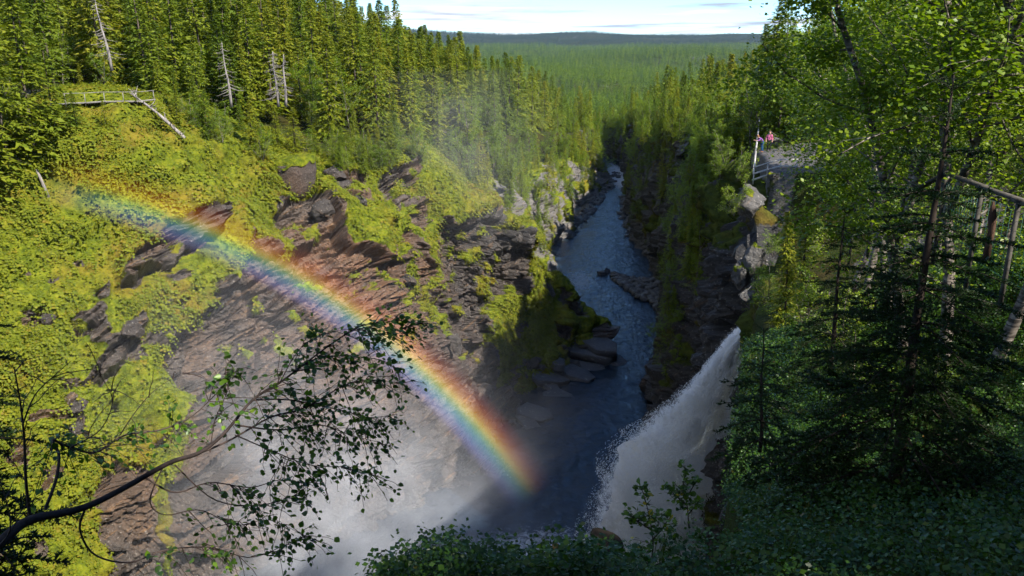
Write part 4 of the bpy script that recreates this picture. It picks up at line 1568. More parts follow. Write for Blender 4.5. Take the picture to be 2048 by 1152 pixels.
def overhang():
    rg = np.random.default_rng(77)
    e = empty('leaning_birch_tree', tuple(at(-260, 1330, 2.5)))
    tag(e, 'birch leaning in from the lower left with leafy branches over the gorge', 'tree')
    org = np.array(e.location)
    D = 3.0

    def pl(lst, d0, d1):
        m = len(lst)
        P = np.array([at(x, y, d0 + (d1 - d0) * i / (m - 1)) for i, (x, y) in enumerate(lst)])
        return catmull(P, m * 4)
    mb = MB(); tw = MB()
    main = pl([(-260, 1330), (-120, 1180), (0, 1085), (60, 1040), (165, 1016), (250, 975), (340, 925), (400, 905), (450, 865), (505, 800), (560, 765), (600, 735), (660, 690), (715, 655), (770, 640)], 2.5, 3.3)
    limbs = [
        (pl([(60, 1035), (52, 960), (48, 870), (40, 800), (28, 735)], 2.85, 2.7), .008, 0),
        (pl([(45, 850), (70, 790), (110, 750), (142, 722)], 2.75, 2.65), .004, 0),
        (pl([(90, 1020), (112, 960), (118, 910), (105, 880), (130, 890), (190, 905), (250, 870), (320, 860), (380, 835), (430, 790), (475, 740)], 2.85, 3.2), .008, .3),
        (pl([(140, 895), (200, 860), (225, 800), (200, 740), (235, 690)], 2.9, 2.8), .003, 0),
        (pl([(240, 870), (270, 825), (310, 780), (370, 742)], 2.95, 2.9), .003, 0),
        (pl([(395, 908), (460, 880), (540, 835), (610, 815), (690, 770), (740, 760), (795, 765)], 3.0, 3.4), .006, .25),
        (pl([(290, 955), (350, 985), (420, 965), (500, 975), (560, 960), (620, 968)], 3.0, 3.2), .005, .35),
        (pl([(470, 850), (560, 860), (640, 850), (700, 870), (760, 885)], 3.05, 3.4), .005, .2),
        (pl([(505, 800), (580, 800), (680, 820), (740, 835), (795, 828)], 3.1, 3.5), .005, .25),
        (pl([(600, 735), (640, 715), (690, 712), (760, 720), (790, 735)], 3.2, 3.6), .004, .1),
        (pl([(715, 655), (750, 668), (800, 660), (838, 645)], 3.3, 3.5), .003, .1),
        (pl([(660, 690), (710, 660), (760, 650), (808, 632)], 3.25, 3.5), .003, .2),
        (pl([(170, 1018), (160, 1060), (190, 1110), (260, 1125), (330, 1100), (420, 1095), (500, 1115), (570, 1090), (612, 1070)], 2.9, 3.2), .006, .45),
        (pl([(330, 925), (300, 1000), (330, 1030), (400, 1020), (470, 1050), (540, 1040), (605, 1070)], 3.0, 3.2), .004, .4),
        (pl([(420, 905), (430, 840), (455, 780), (450, 745)], 3.1, 3.2), .004, .2),
        (pl([(560, 765), (590, 710), (620, 680), (650, 665)], 3.2, 3.3), .003, .2),
        (pl([(350, 930), (430, 1000), (520, 1010), (590, 990), (620, 965)], 3.0, 3.25), .004, .35),
        (pl([(470, 870), (540, 900), (620, 930), (700, 935), (745, 950)], 3.1, 3.35), .004, .2),
        (pl([(-120, 1180), (-40, 1120), (20, 1060), (0, 960)], 2.6, 2.5), .006, 0),
    ]
    mb.tube(main - org, np.interp(np.linspace(0, 1, len(main)), [0, .12, .3, .6, 1], [.023, .018, .0105, .0055, .0014]), 9)
    # peeling lichen knots on the trunk
    leafpos = []; leafdir = []
    lines = [(main[int(len(main) * .52):], .004, .15)]
    for P, r, lf in limbs:
        tw.tube(P - org, np.linspace(r * .75, r * .2, len(P)), 5, False)
        lines.append((P, r, lf))
    for P, r, lf in lines:
        m = len(P)
        bare = lf == 0 and r != .004
        n = int(np.linalg.norm(np.diff(P, axis=0), axis=1).sum() / .017)
        if lf >= .35: n = int(n * .55)
        for q in range(n):
            f = rg.uniform(max(.05, lf), 1)
            i = min(m - 2, int(f * (m - 1)))
            d = unit(P[i + 1] - P[i])
            ln = rg.uniform(.05, .20) * (1.2 - .5 * f)
            sd = unit(np.array((d[0] * .8 + rg.normal(0, .5), rg.normal(0, .5), d[2] * .7 + rg.normal(0, .55))))
            p0 = P[i] + (P[i + 1] - P[i]) * (f * (m - 1) - i)
            seg = np.array([p0 + sd * ln * k / 4 + np.array((0, 0, -.01)) * k * k * .25 + rg.normal(0, .003, 3) for k in range(5)])
            if lf == 0 and rg.random() < .72: continue
            tw.tube(seg - org, [.0022, .0018, .0015, .0012, .001], 3, False)
            if lf == 0: continue
            for k in range(1, 5):
                for w in range(1 if rg.random() < .75 else 2):
                    leafpos.append(seg[k] + rg.normal(0, .008, 3)); leafdir.append(sd)
        if lf:
            for q in range(int(n * .35)):
                f = rg.uniform(lf, 1); i = min(m - 2, int(f * (m - 1)))
                leafpos.append(P[i] + rg.normal(0, .012, 3)); leafdir.append(unit(P[i + 1] - P[i]))
    mb.build('trunk', M['birch_bark_dark'], e)
    tw.build('branches', M['twig'], e)
    leafpos = np.array(leafpos) - org; leafdir = np.array(leafdir)
    n = len(leafpos)
    size = rg.uniform(.016, .031, n)
    idx = np.argsort(-size)
    for j in idx[:300]:                                   # the largest leaves one by one
        o = link('leaf', LEAFM if j % 2 else LEAFB, None, e)
        o.location = tuple(leafpos[j])
        az = math.atan2(leafdir[j][1], leafdir[j][0]) + rg.normal(0, .8)
        o.rotation_euler = (rg.normal(0, .6), rg.normal(.35, .45), az)
        o.scale = (size[j] * 1.05,) * 3
    rest = idx[300:]
    V, T, ti = scatter_leaves(leafpos[rest], .024, rg, np.clip(rg.beta(2, 2.4, len(rest)), 0, 1), True, .7, leafdir[rest])
    me = mesh_np('leaves', V, T, False, {'tint': ti})
    o = link('leaves', me, M['near_leaf2'], e)
    o['kind'] = 'stuff'
    print('overhang leaves', n)


M['birch_bark_dark'] = plain_mat('shade_dark_bark', (0.006, 0.0045, 0.004), (0.045, 0.032, 0.028), 26.0, 0.8, 0.2, 0.8, 0.006, (1, 1, 1))  # near-black bark: the leaning trunk's shade is put into its colour
M['near_leaf2'] = foliage_mat('overhanging_birch_small_leaves', [(0.0, (0.020, 0.055, 0.008)), (0.5, (0.055, 0.120, 0.010)), (0.85, (0.13, 0.23, 0.012)), (0.965, (0.17, 0.26, 0.014)), (1.0, (0.40, 0.32, 0.02))], 0.4, 0.4, 0.4, 0.0)
overhang()

# ------------------------------------------------------------------ ground cover close to the camera (blueberry, grass) : uncountable
def sprig(seed, n=26, h=.16, ls=.024):
    rg = np.random.default_rng(seed)
    mb_pos = []
    for k in range(5):
        d = unit(np.array((rg.normal(0, .45), rg.normal(0, .45), 1)))
        for q in range(n // 5):
            f = rg.uniform(.35, 1)
            mb_pos.append(d * h * f + rg.normal(0, .018, 3))
    p = np.array(mb_pos)
    V, T, ti = scatter_leaves(p, ls, rg, np.clip(rg.normal(.45, .22, len(p)), 0, 1), False, .6)
    me = mesh_np('sprig', V, T, False, {'tint': ti})
    me.materials.append(M['berry'])
    return me


def tuft(seed, n=22, h=.3):
    rg = np.random.default_rng(seed)
    V = []; T = []
    for k in range(n):
        az = rg.uniform(0, 6.28); l = h * rg.uniform(.5, 1.1); b = rg.normal(0, .03, 2); lean = rg.uniform(.15, .7)
        c, s_ = math.cos(az), math.sin(az)
        w = .0035
        p0 = np.array((b[0], b[1], 0)); p1 = p0 + np.array((c * lean * l * .35, s_ * lean * l * .35, l * .6)); p2 = p0 + np.array((c * lean * l, s_ * lean * l, l * (1 - .35 * lean)))
        sd = np.array((-s_, c, 0)) * w
        q = len(V)
        V += [p0 - sd, p0 + sd, p1 + sd * .8, p1 - sd * .8, p2]
        T += [(q, q + 1, q + 2), (q, q + 2, q + 3), (q + 3, q + 2, q + 4)]
    me = mesh_np('tuft', np.array(V), np.array(T), False, {'tint': np.clip(np.repeat(rg.normal(.5, .25, n), 5), 0, 1)})
    me.materials.append(M['grass'])
    return me


def cover(name, n, protos, x0, x1, y0, y1, fn, smin, smax, label, cat, seed):
    rg = np.random.default_rng(seed)
    # denser towards the camera
    y = y0 + (y1 - y0) * rg.random(n) ** 1.9
    x = x0 + (x1 - x0) * rg.random(n)
    q = proj(np.stack([x, y, plateau(x, y)], 1))
    k = (gorge_depth(x, y) < .28) & (q[:, 0] > -150) & (q[:, 0] < 2200) & (q[:, 1] < 1400) & fn(x, y, rg)
    x, y = x[k], y[k]
    P = np.stack([x, y, plateau(x, y)], 1)
    c = gorge_depth(x, y)
    P[:, 2] = P[:, 2] * (1 - c) - 51 * c
    r = np.hypot(x, y)
    P[:, 2] += 0.07 * fbm(np.stack([x, y, P[:, 2]], 1) / 0.7, 3, 77) * sstep(30, 5, r) * (1 - c)
    m = len(P)
    far = np.clip(r / 9.0, 1, 2.2)
    s = rg.uniform(smin, smax, m) * far
    instancer(name, P, np.stack([rg.normal(0, .15, m), rg.normal(0, .15, m), rg.uniform(0, 6.28, m)], 1), np.stack([s, s, s], 1), rg.integers(0, len(protos), m), protos, label, cat)
    print(name, m)


SPRIGS = [proto(sprig(s), 'sprig_source') for s in range(5)]
TUFTS = [proto(tuft(s), 'tuft_source') for s in range(4)]
cover('blueberry_cover', 52000, SPRIGS, -3, 17, 1.2, 24, lambda x, y, g: g.random(len(x)) < .9, .75, 1.35, 'low blueberry shrubs covering the foreground slope', 'shrubs', 31)
cover('grass_cover', 6000, TUFTS, 0, 18, 2.5, 24, lambda x, y, g: g.random(len(x)) < .25 + .5 * (x > 5), .4, .85, 'thin grass growing among the foreground blueberry shrubs', 'grass', 32)

# a raised blueberry hummock at the bottom edge
def hummock():
    rg = np.random.default_rng(41)
    n = 900
    px = rg.uniform(745, 1300, n); d = rg.uniform(2.35, 3.0, n)
    top = np.interp(px, [745, 800, 860, 900, 960, 1020, 1100, 1180, 1250, 1300], [1150, 1118, 1098, 1088, 1100, 1108, 1104, 1092, 1112, 1130])
    P = np.array([at(a, t_ + 34 + rg.uniform(0, 110), dd) for a, t_, dd in zip(px, top, d)])
    s = rg.uniform(.35, 1.0, n) ** 1.3 * 1.15
    P[:, 2] += np.where(rg.random(n) < .12, rg.uniform(0, .05, n), 0) + .03 * fbm(P / .12, 2, 66)
    instancer('blueberry_hummock', P, np.stack([rg.normal(0, .2, n), rg.normal(0, .2, n), rg.uniform(0, 6.28, n)], 1), np.stack([s, s, s], 1), rg.integers(0, 5, n), SPRIGS,
              'blueberry hummock at the bottom picture edge', 'shrubs')


hummock()

# ------------------------------------------------------------------ stump on the rim
def stump():
    b = at(1212, 1128, 3.5)
    e = empty('tree_stump', tuple(b))
    tag(e, 'short dark sawn tree stump standing on the rim before the waterfall', 'stump')
    mb = MB()
    rg = np.random.default_rng(3)
    k = 18
    rings = []
    hs = (-.15, -.02, .03, .08, .128, .133)
    for i, h in enumerate(hs):
        a = np.arange(k) * 6.283 / k
        rr_ = .078 * (1.25 if i == 0 else 1.0) * (1 + .10 * np.sin(3 * a + .5) + rg.normal(0, .03, k)) * (0.97 if i == 5 else 1)
        rings.append(np.stack([rr_ * np.cos(a), rr_ * np.sin(a), np.full(k, h) + .03 * np.cos(a - 2.6) * (h > .08)], 1))
    V = np.concatenate(rings); Q = []
    for i in range(len(hs) - 1):
        for j in range(k):
            Q.append((i * k + j, i * k + (j + 1) % k, (i + 1) * k + (j + 1) % k, (i + 1) * k + j))
    mb.add(V, Q)
    mb.build('bark', M['stump_top'], e)
    m2 = MB()
    c = rings[-1].mean(0) + (0, 0, -.006)
    V2 = np.concatenate([rings[-1] * np.array((.99, .99, 1)) + (0, 0, .002), [c]])
    m2.add(V2, (), [(j, (j + 1) % k, k) for j in range(k)])
    m2.build('cut_face', M['stump_top'], e)


M['stump_top'] = plain_mat('old_cut_wood', (0.008, 0.007, 0.006), (0.03, 0.024, 0.018), 30, .9, .1, .5, .005)
stump()


# ------------------------------------------------------------------ saplings on the rim in front of the waterfall
def sapling(base, pts_px, d, label, seed, nl=130):
    rg = np.random.default_rng(seed)
    e = empty('birch_sapling', tuple(base))
    tag(e, label, 'sapling', 'birch saplings on the rim')
    org = np.array(base)
    st = MB(); pos = []; drs = []
    for li in pts_px:
        P = catmull(np.array([at(x, y, d) for x, y in li]), len(li) * 4)
        st.tube(P - org, np.linspace(.006, .0015, len(P)), 5, False)
        for q in range(len(P) * 2):
            f = rg.uniform(.25, 1); i = min(len(P) - 2, int(f * (len(P) - 1)))
            sd = unit(np.array((rg.normal(0, 1), rg.normal(0, .6), rg.uniform(-.1, .9))))
            ln = rg.uniform(.04, .17) * (1.15 - f)
            st.tube([P[i] - org, P[i] + sd * ln - org], [.002, .001], 3, False)
            for k in range(int(2 + ln * 22)):
                pos.append(P[i] + sd * ln * rg.uniform(.2, 1) + rg.normal(0, .012, 3) - org); drs.append(sd)
    st.build('stem', M['twig'], e)
    pos = np.array(pos); drs = np.array(drs)
    V, T, ti = scatter_leaves(pos, .036, rg, np.clip(rg.normal(.55, .25, len(pos)), 0, 1), True, .7, drs)
    o = link('leaves', mesh_np('leaves', V, T, False, {'tint': ti}), M['near_leaf2'], e)
    o['kind'] = 'stuff'


sapling(at(1300, 1140, 4.6), [[(1300, 1140), (1306, 1090), (1300, 1040), (1286, 985), (1276, 972)], [(1305, 1080), (1330, 1050), (1335, 1030)], [(1303, 1060), (1272, 1040), (1262, 1030)], [(1296, 1130), (1282, 1110), (1276, 1095)]], 4.6,
        'thin birch sapling just right of the stump', 1)
sapling(at(1378, 1055, 5.6), [[(1378, 1055), (1374, 1010), (1366, 975), (1372, 940), (1362, 932)], [(1372, 1010), (1345, 985), (1332, 970)], [(1370, 1000), (1385, 975), (1390, 960)], [(1376, 1030), (1392, 1010), (1400, 1000)]], 5.6,
        'taller birch sapling with yellow tip between stump and small spruce', 2)

# ------------------------------------------------------------------ birches of the right slope, placed one by one
NEAR_BIR = [birch_meshes(9, s, sp, 17000, 0.072, fk, lf) for s, sp, fk, lf in ((141, .36, True, .30), (142, .42, True, .18), (143, .34, False, .16))]
right = [  # px, distance, height, variant, label
    (1745, 23.0, 10.5, 0, 'forked birch with pale trunk leaning right beside the look-out'),
    (1800, 19.0, 10.0, 1, 'leafy birch behind the top of the dark foreground spruce'),
    (1870, 15.0, 9.0, 2, 'slim pale-stemmed birch behind the fence bend'),
    (1945, 13.5, 9.5, 1, 'bushy birch with many bright leaves near the right edge'),
    (2030, 13.0, 9.0, 0, 'birch at the right picture edge above the fence end'),
    (1800, 27.0, 11.0, 2, 'tall birch standing behind the fence left part'),
    (1900, 24.0, 10.5, 0, 'birch in the second row behind the fence'),
    (2010, 21.0, 11.0, 2, 'tall birch in the second row at the right edge'),
    (1720, 33.0, 11.0, 1, 'broad birch up the slope behind the forked birch'),
    (1840, 36.0, 12.0, 0, 'birch high on the right slope, third row'),
    (1960, 32.0, 12.0, 1, 'dense birch high on the right slope, third row'),
    (1690, 88.0, 11.0, 2, 'small birch right of the look-out railing'),
    (1740, 86.0, 12.0, 1, 'birch up behind the look-out railing end'),
    (1820, 84.0, 14.0, 2, 'far birch high on the right slope'),
    (1560, 90.0, 10.0, 1, 'round birch just behind the hikers'),
    (2090, 16.0, 9.0, 1, 'birch mostly outside the right picture edge'),
]
for px, d, h, v, lab in right:
    p = at(px, 420, d)
    z = gz(p[0], p[1])
    place_tree('birch_tree', NEAR_BIR[v], (p[0], p[1], z - .1), h / 9.0, lab, 'birches of the right slope', rz=px * .37, tilt=(0.0, 0.06 if px < 1700 else random.uniform(-.05, .05)))
rsp = [(1640, 92.0, 16, 'tall dark spruce behind the forked birch'), (1640, 58, 5.0, 'bright young spruce right of the look-out'), (1592, 27.0, 4.2, 'thin young spruce with bare lower stem above the waterfall'),
       (1850, 90, 20, 'dark spruce crown at the top right between birches'), (1720, 92, 17, 'dark spruce left of the top right birches'), (1620, 34, 5.0, 'young spruce under the forked birch'), (1985, 62, 19, 'dark spruce high at the right edge'),
       (1505, 118, 16, 'lone tall spruce against the sky beyond the look-out'), (738, 125, 16.0, 'lone tall spruce against the sky on the left')]
for px, d, h, lab in rsp:
    p = at(px, 420, d)
    z = gz(p[0], p[1])
    place_tree('spruce_tree', SPR_A[int(px) % 6], (p[0], p[1], z - .1), h / 15.0, lab, 'spruces picked out singly')
for i, (px, py, d, h) in enumerate([(1478, 335, 70, 3.0), (1470, 400, 60, 3.0), (1550, 470, 46, 1.6), (1545, 520, 38, 2.4), (1600, 470, 33, 2.6), (1640, 560, 22, 2.2), (1700, 520, 18, 1.8), (1900, 520, 12, 1.3), (1625, 420, 52, 2.2), (1620, 400, 44, 3.0),
                                    (1750, 560, 13, 1.5), (1450, 300, 78, 3.2)]):
    p = at(px, py, d)
    z = gz(p[0], p[1]) if i not in (0, 1, 11) else p[2] - .8
    place_tree('birch_bush', BUSH[i % 3], (p[0], p[1], z - .1), h / 3.2,
               ['bright bush left of the look-out railing', 'bush hanging on the cliff below the look-out', 'low bush on the brow below the pale boulder', 'low bush on the brow above the waterfall', 'bush under the young spruces of the brow', 'bush on the near slope left of the dark spruce',
                'small bush behind the dark foreground spruce', 'small bush right under the fence', 'bush below the look-out railing', 'bush at the right foot of the look-out', 'low bush behind the dark spruce trunk', 'bush at the cliff edge left of the hikers'][i], 'birch bushes of the right rim', cat='bush')

# unseen forest behind and right of the camera, added to shade the foreground
rgs = np.random.default_rng(17)
k = 0
for gx in np.arange(-5, 30, 2.7):
    for gy in np.arange(-16, 5, 2.9):
        x = gx + rgs.uniform(-.8, .8); y = gy + rgs.uniform(-.8, .8)
        if y > -2.6 and x < 0.70 * y + 7.5: continue
        if math.hypot(x, y) < 3.2: continue
        if x > 11 and y > -1.5: continue
        k += 1
        if k % 5 == 0: continue
        s_ = k % 4 != 1
        pr = SPR_A[k % 6] if s_ else BIR_A[k % 4]
        h = rgs.uniform(11, 15) if s_ else rgs.uniform(8, 10)
        place_tree('spruce_tree' if s_ else 'birch_tree', pr, (x, y, gz(x, y) - .1), h / (15.0 if s_ else 9.0),
                   ('spruce' if s_ else 'birch') + ' standing behind the viewpoint, shading the foreground', 'trees behind the viewpoint')

for x, y in ((4.4, -3.4), (6.4, -2.4), (8.4, -1.8), (3.0, -4.6)):
    place_tree('spruce_tree', SPR_A[2], (x, y, gz(x, y) - .1), (0.7, 0.7, 0.85), 'spruce standing behind the viewpoint, shading the foreground', 'trees behind the viewpoint')
# ------------------------------------------------------------------ herbs on the sunlit slope (uncountable)
def herb(seed, n=11, ls=.22):
    rg = np.random.default_rng(seed)
    p = rg.normal(0, .22, (n, 3)); p[:, 2] = rg.uniform(.02, .22, n)
    V, T, ti = scatter_leaves(p, ls, rg, np.clip(rg.normal(.5, .25, n), 0, 1), False, .45)
    me = mesh_np('herb', V, T, False, {'tint': ti})
    me.materials.append(M['herb'])
    return me


def herbs_on_wall():
    rg = np.random.default_rng(19)
    HB = [proto(herb(s, 12, l), 'herb_source') for s, l in ((1, .11), (2, .17), (3, .26), (4, .13))]
    nu, nv = HG.shape[:2]
    n = 170000
    i = rg.integers(0, nu - 1, n); j = rg.integers(0, nv - 1, n)
    fi, fj = rg.random(n)[:, None], rg.random(n)[:, None]
    P = HG[i, j] * (1 - fi) * (1 - fj) + HG[i + 1, j] * fi * (1 - fj) + HG[i, j + 1] * (1 - fi) * fj + HG[i + 1, j + 1] * fi * fj
    q = proj(P)
    clump = fbm(P / 5.0, 3, 201)
    k = (HMOSS[i, j] > .7) & (q[:, 0] > -60) & (q[:, 1] < 1250) & (rg.random(n) < np.clip(.45 + .7 * clump, .20, 1)) & (q[:, 0] < 1110)
    P = P[k]; i = i[k]; j = j[k]
    N_ = HN[i, j]
    m = len(P)
    ex = np.arctan2(np.hypot(N_[:, 0], N_[:, 1]), N_[:, 2]) * .5
    az = np.arctan2(N_[:, 1], N_[:, 0])
    # tilt half way towards the slope normal
    rot = np.zeros((m, 3)); rot[:, 1] = ex; rot[:, 2] = az
    s = rg.uniform(.5, 1.35, m)
    instancer('slope_herbs', P, rot, np.stack([s, s, s], 1), rg.integers(0, 4, m), HB, 'broad-leaved herbs growing over the mossy sunlit slope', 'herbs')
    print('herbs', m)


herbs_on_wall()

# ------------------------------------------------------------------ plants on the brow of the sunlit wall, one by one
HPJ = proj(HG.reshape(-1, 3))


def hero_at(px, py):
    d2 = (HPJ[:, 0] - px) ** 2 + (HPJ[:, 1] - py) ** 2
    c = np.nonzero(d2 < d2.min() + 16)[0]
    i = c[np.argmin(HPJ[c, 2])]
    return HG.reshape(-1, 3)[i]


for px, py, h, v, lab in [
        (18, 335, 15, 3, 'big spruce at the left picture edge before the boardwalk'), (72, 300, 14, 1, 'wide bright spruce left of the boardwalk railing'), (112, 262, 9, 3, 'spruce touching the left end of the boardwalk railing'),
        (-40, 380, 14, 3, 'spruce half cut by the left picture edge'), (214, 250, 2.6, 3, 'little spruce below the boardwalk railing'), (150, 245, 3.2, 1, 'small spruce under the left part of the railing'),
        (682, 322, 3.0, 3, 'little pointed spruce on the green shoulder above the boulders'), (735, 332, 3.0, 1, 'little spruce right of the pointed one on the green shoulder'), (628, 298, 3.4, 3, 'little spruce above the huge moss capped boulder'),
        (650, 318, 1.4, 1, 'tiny spruce behind the huge moss capped boulder'), (415, 262, 4.5, 3, 'small spruce on the brow right of the fallen log'), (505, 285, 5.0, 1, 'spruce on the brow between the two silver snags'),
        (590, 300, 5.5, 3, 'dense spruce on the brow left of the green shoulder'), (790, 300, 5.0, 1, 'spruce on the brow above the rusty rock fins')]:
    p = hero_at(px, py)
    place_tree('spruce_tree', SPR_A[v], tuple(p - np.array((0, 0, .2))), (h / 15 * (1.25 if h > 6 else 1.5),) * 2 + (h / 15,), lab, 'spruces on the brow of the sunlit wall')
rgb_ = np.random.default_rng(64)
for k in range(64):
    px = rgb_.uniform(330, 860)
    rim = np.interp(px, [320, 450, 580, 720, 820, 900], [222, 272, 318, 334, 304, 350])
    py = rim - rgb_.uniform(-14, 26)
    if 545 < px < 640 and py > 300: continue
    p = hero_at(px, py)
    h = rgb_.uniform(1.4, 4.2)
    if rgb_.random() < .6:
        place_tree('birch_bush', BUSH[k % 3], tuple(p - np.array((0, 0, .2))), h / 3.2, 'light green birch bush on the brow ' + landmark(px), 'birch bushes on the brow of the sunlit wall', cat='bush')
    else:
        place_tree('spruce_tree', SPR_A[k % 6], tuple(p - np.array((0, 0, .2))), (h / 15 * 1.5, h / 15 * 1.5, h / 15 * 1.3), 'young spruce on the brow ' + landmark(px), 'young spruces on the brow of the sunlit wall')
# ================================================================== ROCKS
def rock_mesh(name, seed, size, mat, planes=11, sub=3, moss_top=0.0, flat=None):
    rg = np.random.default_rng(seed)
    bm = bmesh.new()
    bmesh.ops.create_icosphere(bm, subdivisions=sub, radius=1.0)
    V = np.array([v.co[:] for v in bm.verts]); T = np.array([[v.index for v in f.verts] for f in bm.faces])
    bm.free()
    V *= 1.25
    for k in range(planes):
        n = unit(rg.normal(0, 1, 3)) if flat is None or k > 2 else unit(np.array(flat) + rg.normal(0, .08, 3)) * (1 if k % 2 else -1)
        d = rg.uniform(.55, .9)
        s = V @ n - d
        V = np.where((s > 0)[:, None], V - s[:, None] * n, V)
    V = V * np.asarray(size) / 2 * 1.25
    V += 0.05 * np.asarray(size) * np.stack([fbm(V * 2.2 / max(size) * 3, 4, seed + i, .6) for i in range(3)], 1)
    wv_, wg_ = worley(V * 3.2 / max(size), seed + 5)
    V *= (1 + .10 * (wv_ - .5) - .06 * sstep(.1, 0, wg_))[:, None]
    nz = V[:, 2] / (np.asarray(size)[2] / 2)
    moss = np.clip(sstep(.45, .75, nz) * moss_top + (fbm(V * 3 / max(size), 3, seed + 9) - .4) * moss_top, 0, 1)
    me = mesh_np(name, V, T, False, {'moss': moss, 'bed2': np.ones(len(V))})
    me.materials.append(mat)
    return me


def boulder(p, size, mat, label, seed, moss=0.6, rz=0.0, planes=11, group=None, tilt=(0, 0)):
    me = rock_mesh('boulder', seed, size, mat, planes, 4, moss)
    o = link('boulder', me)
    o.location = tuple(p); o.rotation_euler = (tilt[0], tilt[1], rz)
    tag(o, label, 'boulder', group)
    return o


def block():
    """big angular block, flat moss cap, undercut"""
    p = hero_at(590, 352)
    rg = np.random.default_rng(2)
    u = unit(np.array((0.97, 0.25, 0))); w = np.array((-u[1], u[0], 0)); z = np.array((0, 0, 1.0))
    out = -w
    # outline rings from the cap to the undercut base (local u, out, z)
    ring = [(-2.5, -1.8), (-2.4, 0.3), (-1.2, 1.1), (0.25, 1.55), (1.5, .85), (2.4, .2), (2.55, -1.8)]
    lv = [(2.25, .93), (2.05, 1.0), (1.0, 1.02), (0, .98), (-1.0, .88), (-1.7, .70), (-2.1, .45)]
    V = []
    for zz, sc in lv:
        for a, b in ring:
            jit = rg.normal(0, .06, 3)
            V.append(u * (a * sc) + out * (b * sc - .1 * (2 - zz)) + z * (zz + .16 * a * (zz > 1.5)) + jit)
    k = len(ring); Q = []
    for i in range(len(lv) - 1):
        for j in range(k):
            Q.append((i * k + j, i * k + (j + 1) % k, (i + 1) * k + (j + 1) % k, (i + 1) * k + j))
    V = np.array(V)
    V = np.concatenate([V, [V[:k].mean(0) + z * .35], [V[-k:].mean(0)]])
    T = [(j, k * len(lv), (j + 1) % k) for j in range(k)] + [((len(lv) - 1) * k + j, (len(lv) - 1) * k + (j + 1) % k, k * len(lv) + 1) for j in range(k)]
    e = empty('boulder', tuple(p + out * .9 + z * -.2))
    tag(e, 'huge angular boulder with moss cap jutting from the left slope', 'boulder')
    me = mesh_np('rock', V, [np.array(Q), np.array(T)], False, {'moss': np.zeros(len(V)), 'bed2': np.zeros(len(V))})
    link('rock', me, M['block'], e)
    # moss cap as its own thick piece
    cap = []
    n = 26
    for r_ in (1.06, 1.03, .8, .45):
        for j in range(n):
            f = j / n * k; i = int(f); t_ = f - i
            a = np.array(ring[i % k]) * (1 - t_) + np.array(ring[(i + 1) % k]) * t_
            zz = {1.06: 1.75, 1.03: 2.38, .8: 2.62, .45: 2.75}[r_] + rg.normal(0, .07) + .16 * a[0] * r_
            if r_ == 1.06: zz += .16 * math.sin(j * 1.3) + rg.normal(0, .05)
            cap.append(u * a[0] * r_ + out * a[1] * r_ + z * zz)
    cap.append(z * 2.8)
    Q2 = [(i * n + j, i * n + (j + 1) % n, (i + 1) * n + (j + 1) % n, (i + 1) * n + j) for i in range(3) for j in range(n)]
    T2 = [(3 * n + j, 3 * n + (j + 1) % n, 4 * n) for j in range(n)]
    me = mesh_np('moss_cap', np.array(cap), [np.array(Q2), np.array(T2)], True, {'moss': np.ones(len(cap)), 'bed2': np.zeros(len(cap))})
    link('moss_cap', me, M['wall'], e)


block()
for i, (px, py, sz, lab, ms) in enumerate([
        (668, 352, (2.4, 1.6, 2.2), 'brown boulder right of the huge moss capped boulder', .2),
        (690, 372, (2.2, 1.6, 1.5), 'dark boulder under the moss overhang beside the huge boulder', .1),
        (722, 398, (1.6, 1.3, 1.3), 'small moss topped boulder on the green shoulder', 1.0),
        (655, 420, (2.6, 1.8, 2.0), 'dark split boulder below the huge moss capped boulder', .2),
        (90, 636, (1.4, 1.0, .9), 'grey stone in the moss at the lower left slope', .2),
        (62, 628, (.9, .7, .6), 'pale stone left of the grey stone in the moss', 0),
        (270, 655, (2.3, 1.2, 1.2), 'grey stone at the edge of the left rock ledge', .3),
        (150, 812, (1.6, 1.2, 1.1), 'brown stone on the lower left moss slope', .4),
        (160, 850, (1.1, 1.0, .9), 'small stone below the brown stone on the moss', .3),
        (905, 690, (3.2, 1.8, 2.6), 'rusty red block standing out of the wet wall', .15),
        (820, 560, (1.8, 1.3, 1.2), 'brown block wedged in the wall under a moss streak', .2),
        (1072, 985, (2.6, 2.0, 1.8), 'dark wet boulder at the foot of the buttress', 0),
        (925, 1000, (3.6, 2.6, 4.4), 'wet rock spur rising from the pool in the spray', 0)]):
    boulder(hero_at(px, py), sz, M['block'] if ms < .9 else M['wall'], lab, 40 + i, ms, i * 1.3)
for i, (px, py, d, sz, lab) in enumerate([
        (1494, 404, 61, (2.1, 1.8, 1.9), 'pale grey boulder perched on the rim below the look-out'),
        (1512, 515, 46, (.9, 1.0, 1.7), 'pale upright rock on the brow above the waterfall'),
        (1483, 555, 46, (.8, .9, 1.4), 'small pale rock left of the upright rock on the brow'),
        (1502, 590, 41, (.9, .7, .8), 'broken pale ledge stone above the waterfall'),
        (1553, 284, 76.5, (1.1, .9, .8), 'round stone behind the hikers on the look-out'),
        (1543, 352, 65, (.8, .6, .5), 'pale stone under the look-out railing')]):
    boulder(at(px, py, d), sz, M['pale_rock'], lab, 80 + i, .7, i)
for i, (px, py, sz) in enumerate([(1203, 547, (1.7, 1.2, 1.2)), (1213, 543, (1.5, 1.1, 1.6))]):
    boulder(atz(px, py, ZW + .2), sz, M['slab'], ['left one of two dark boulders standing in the river', 'right one of two dark boulders standing in the river'][i], 95 + i, 0, i)


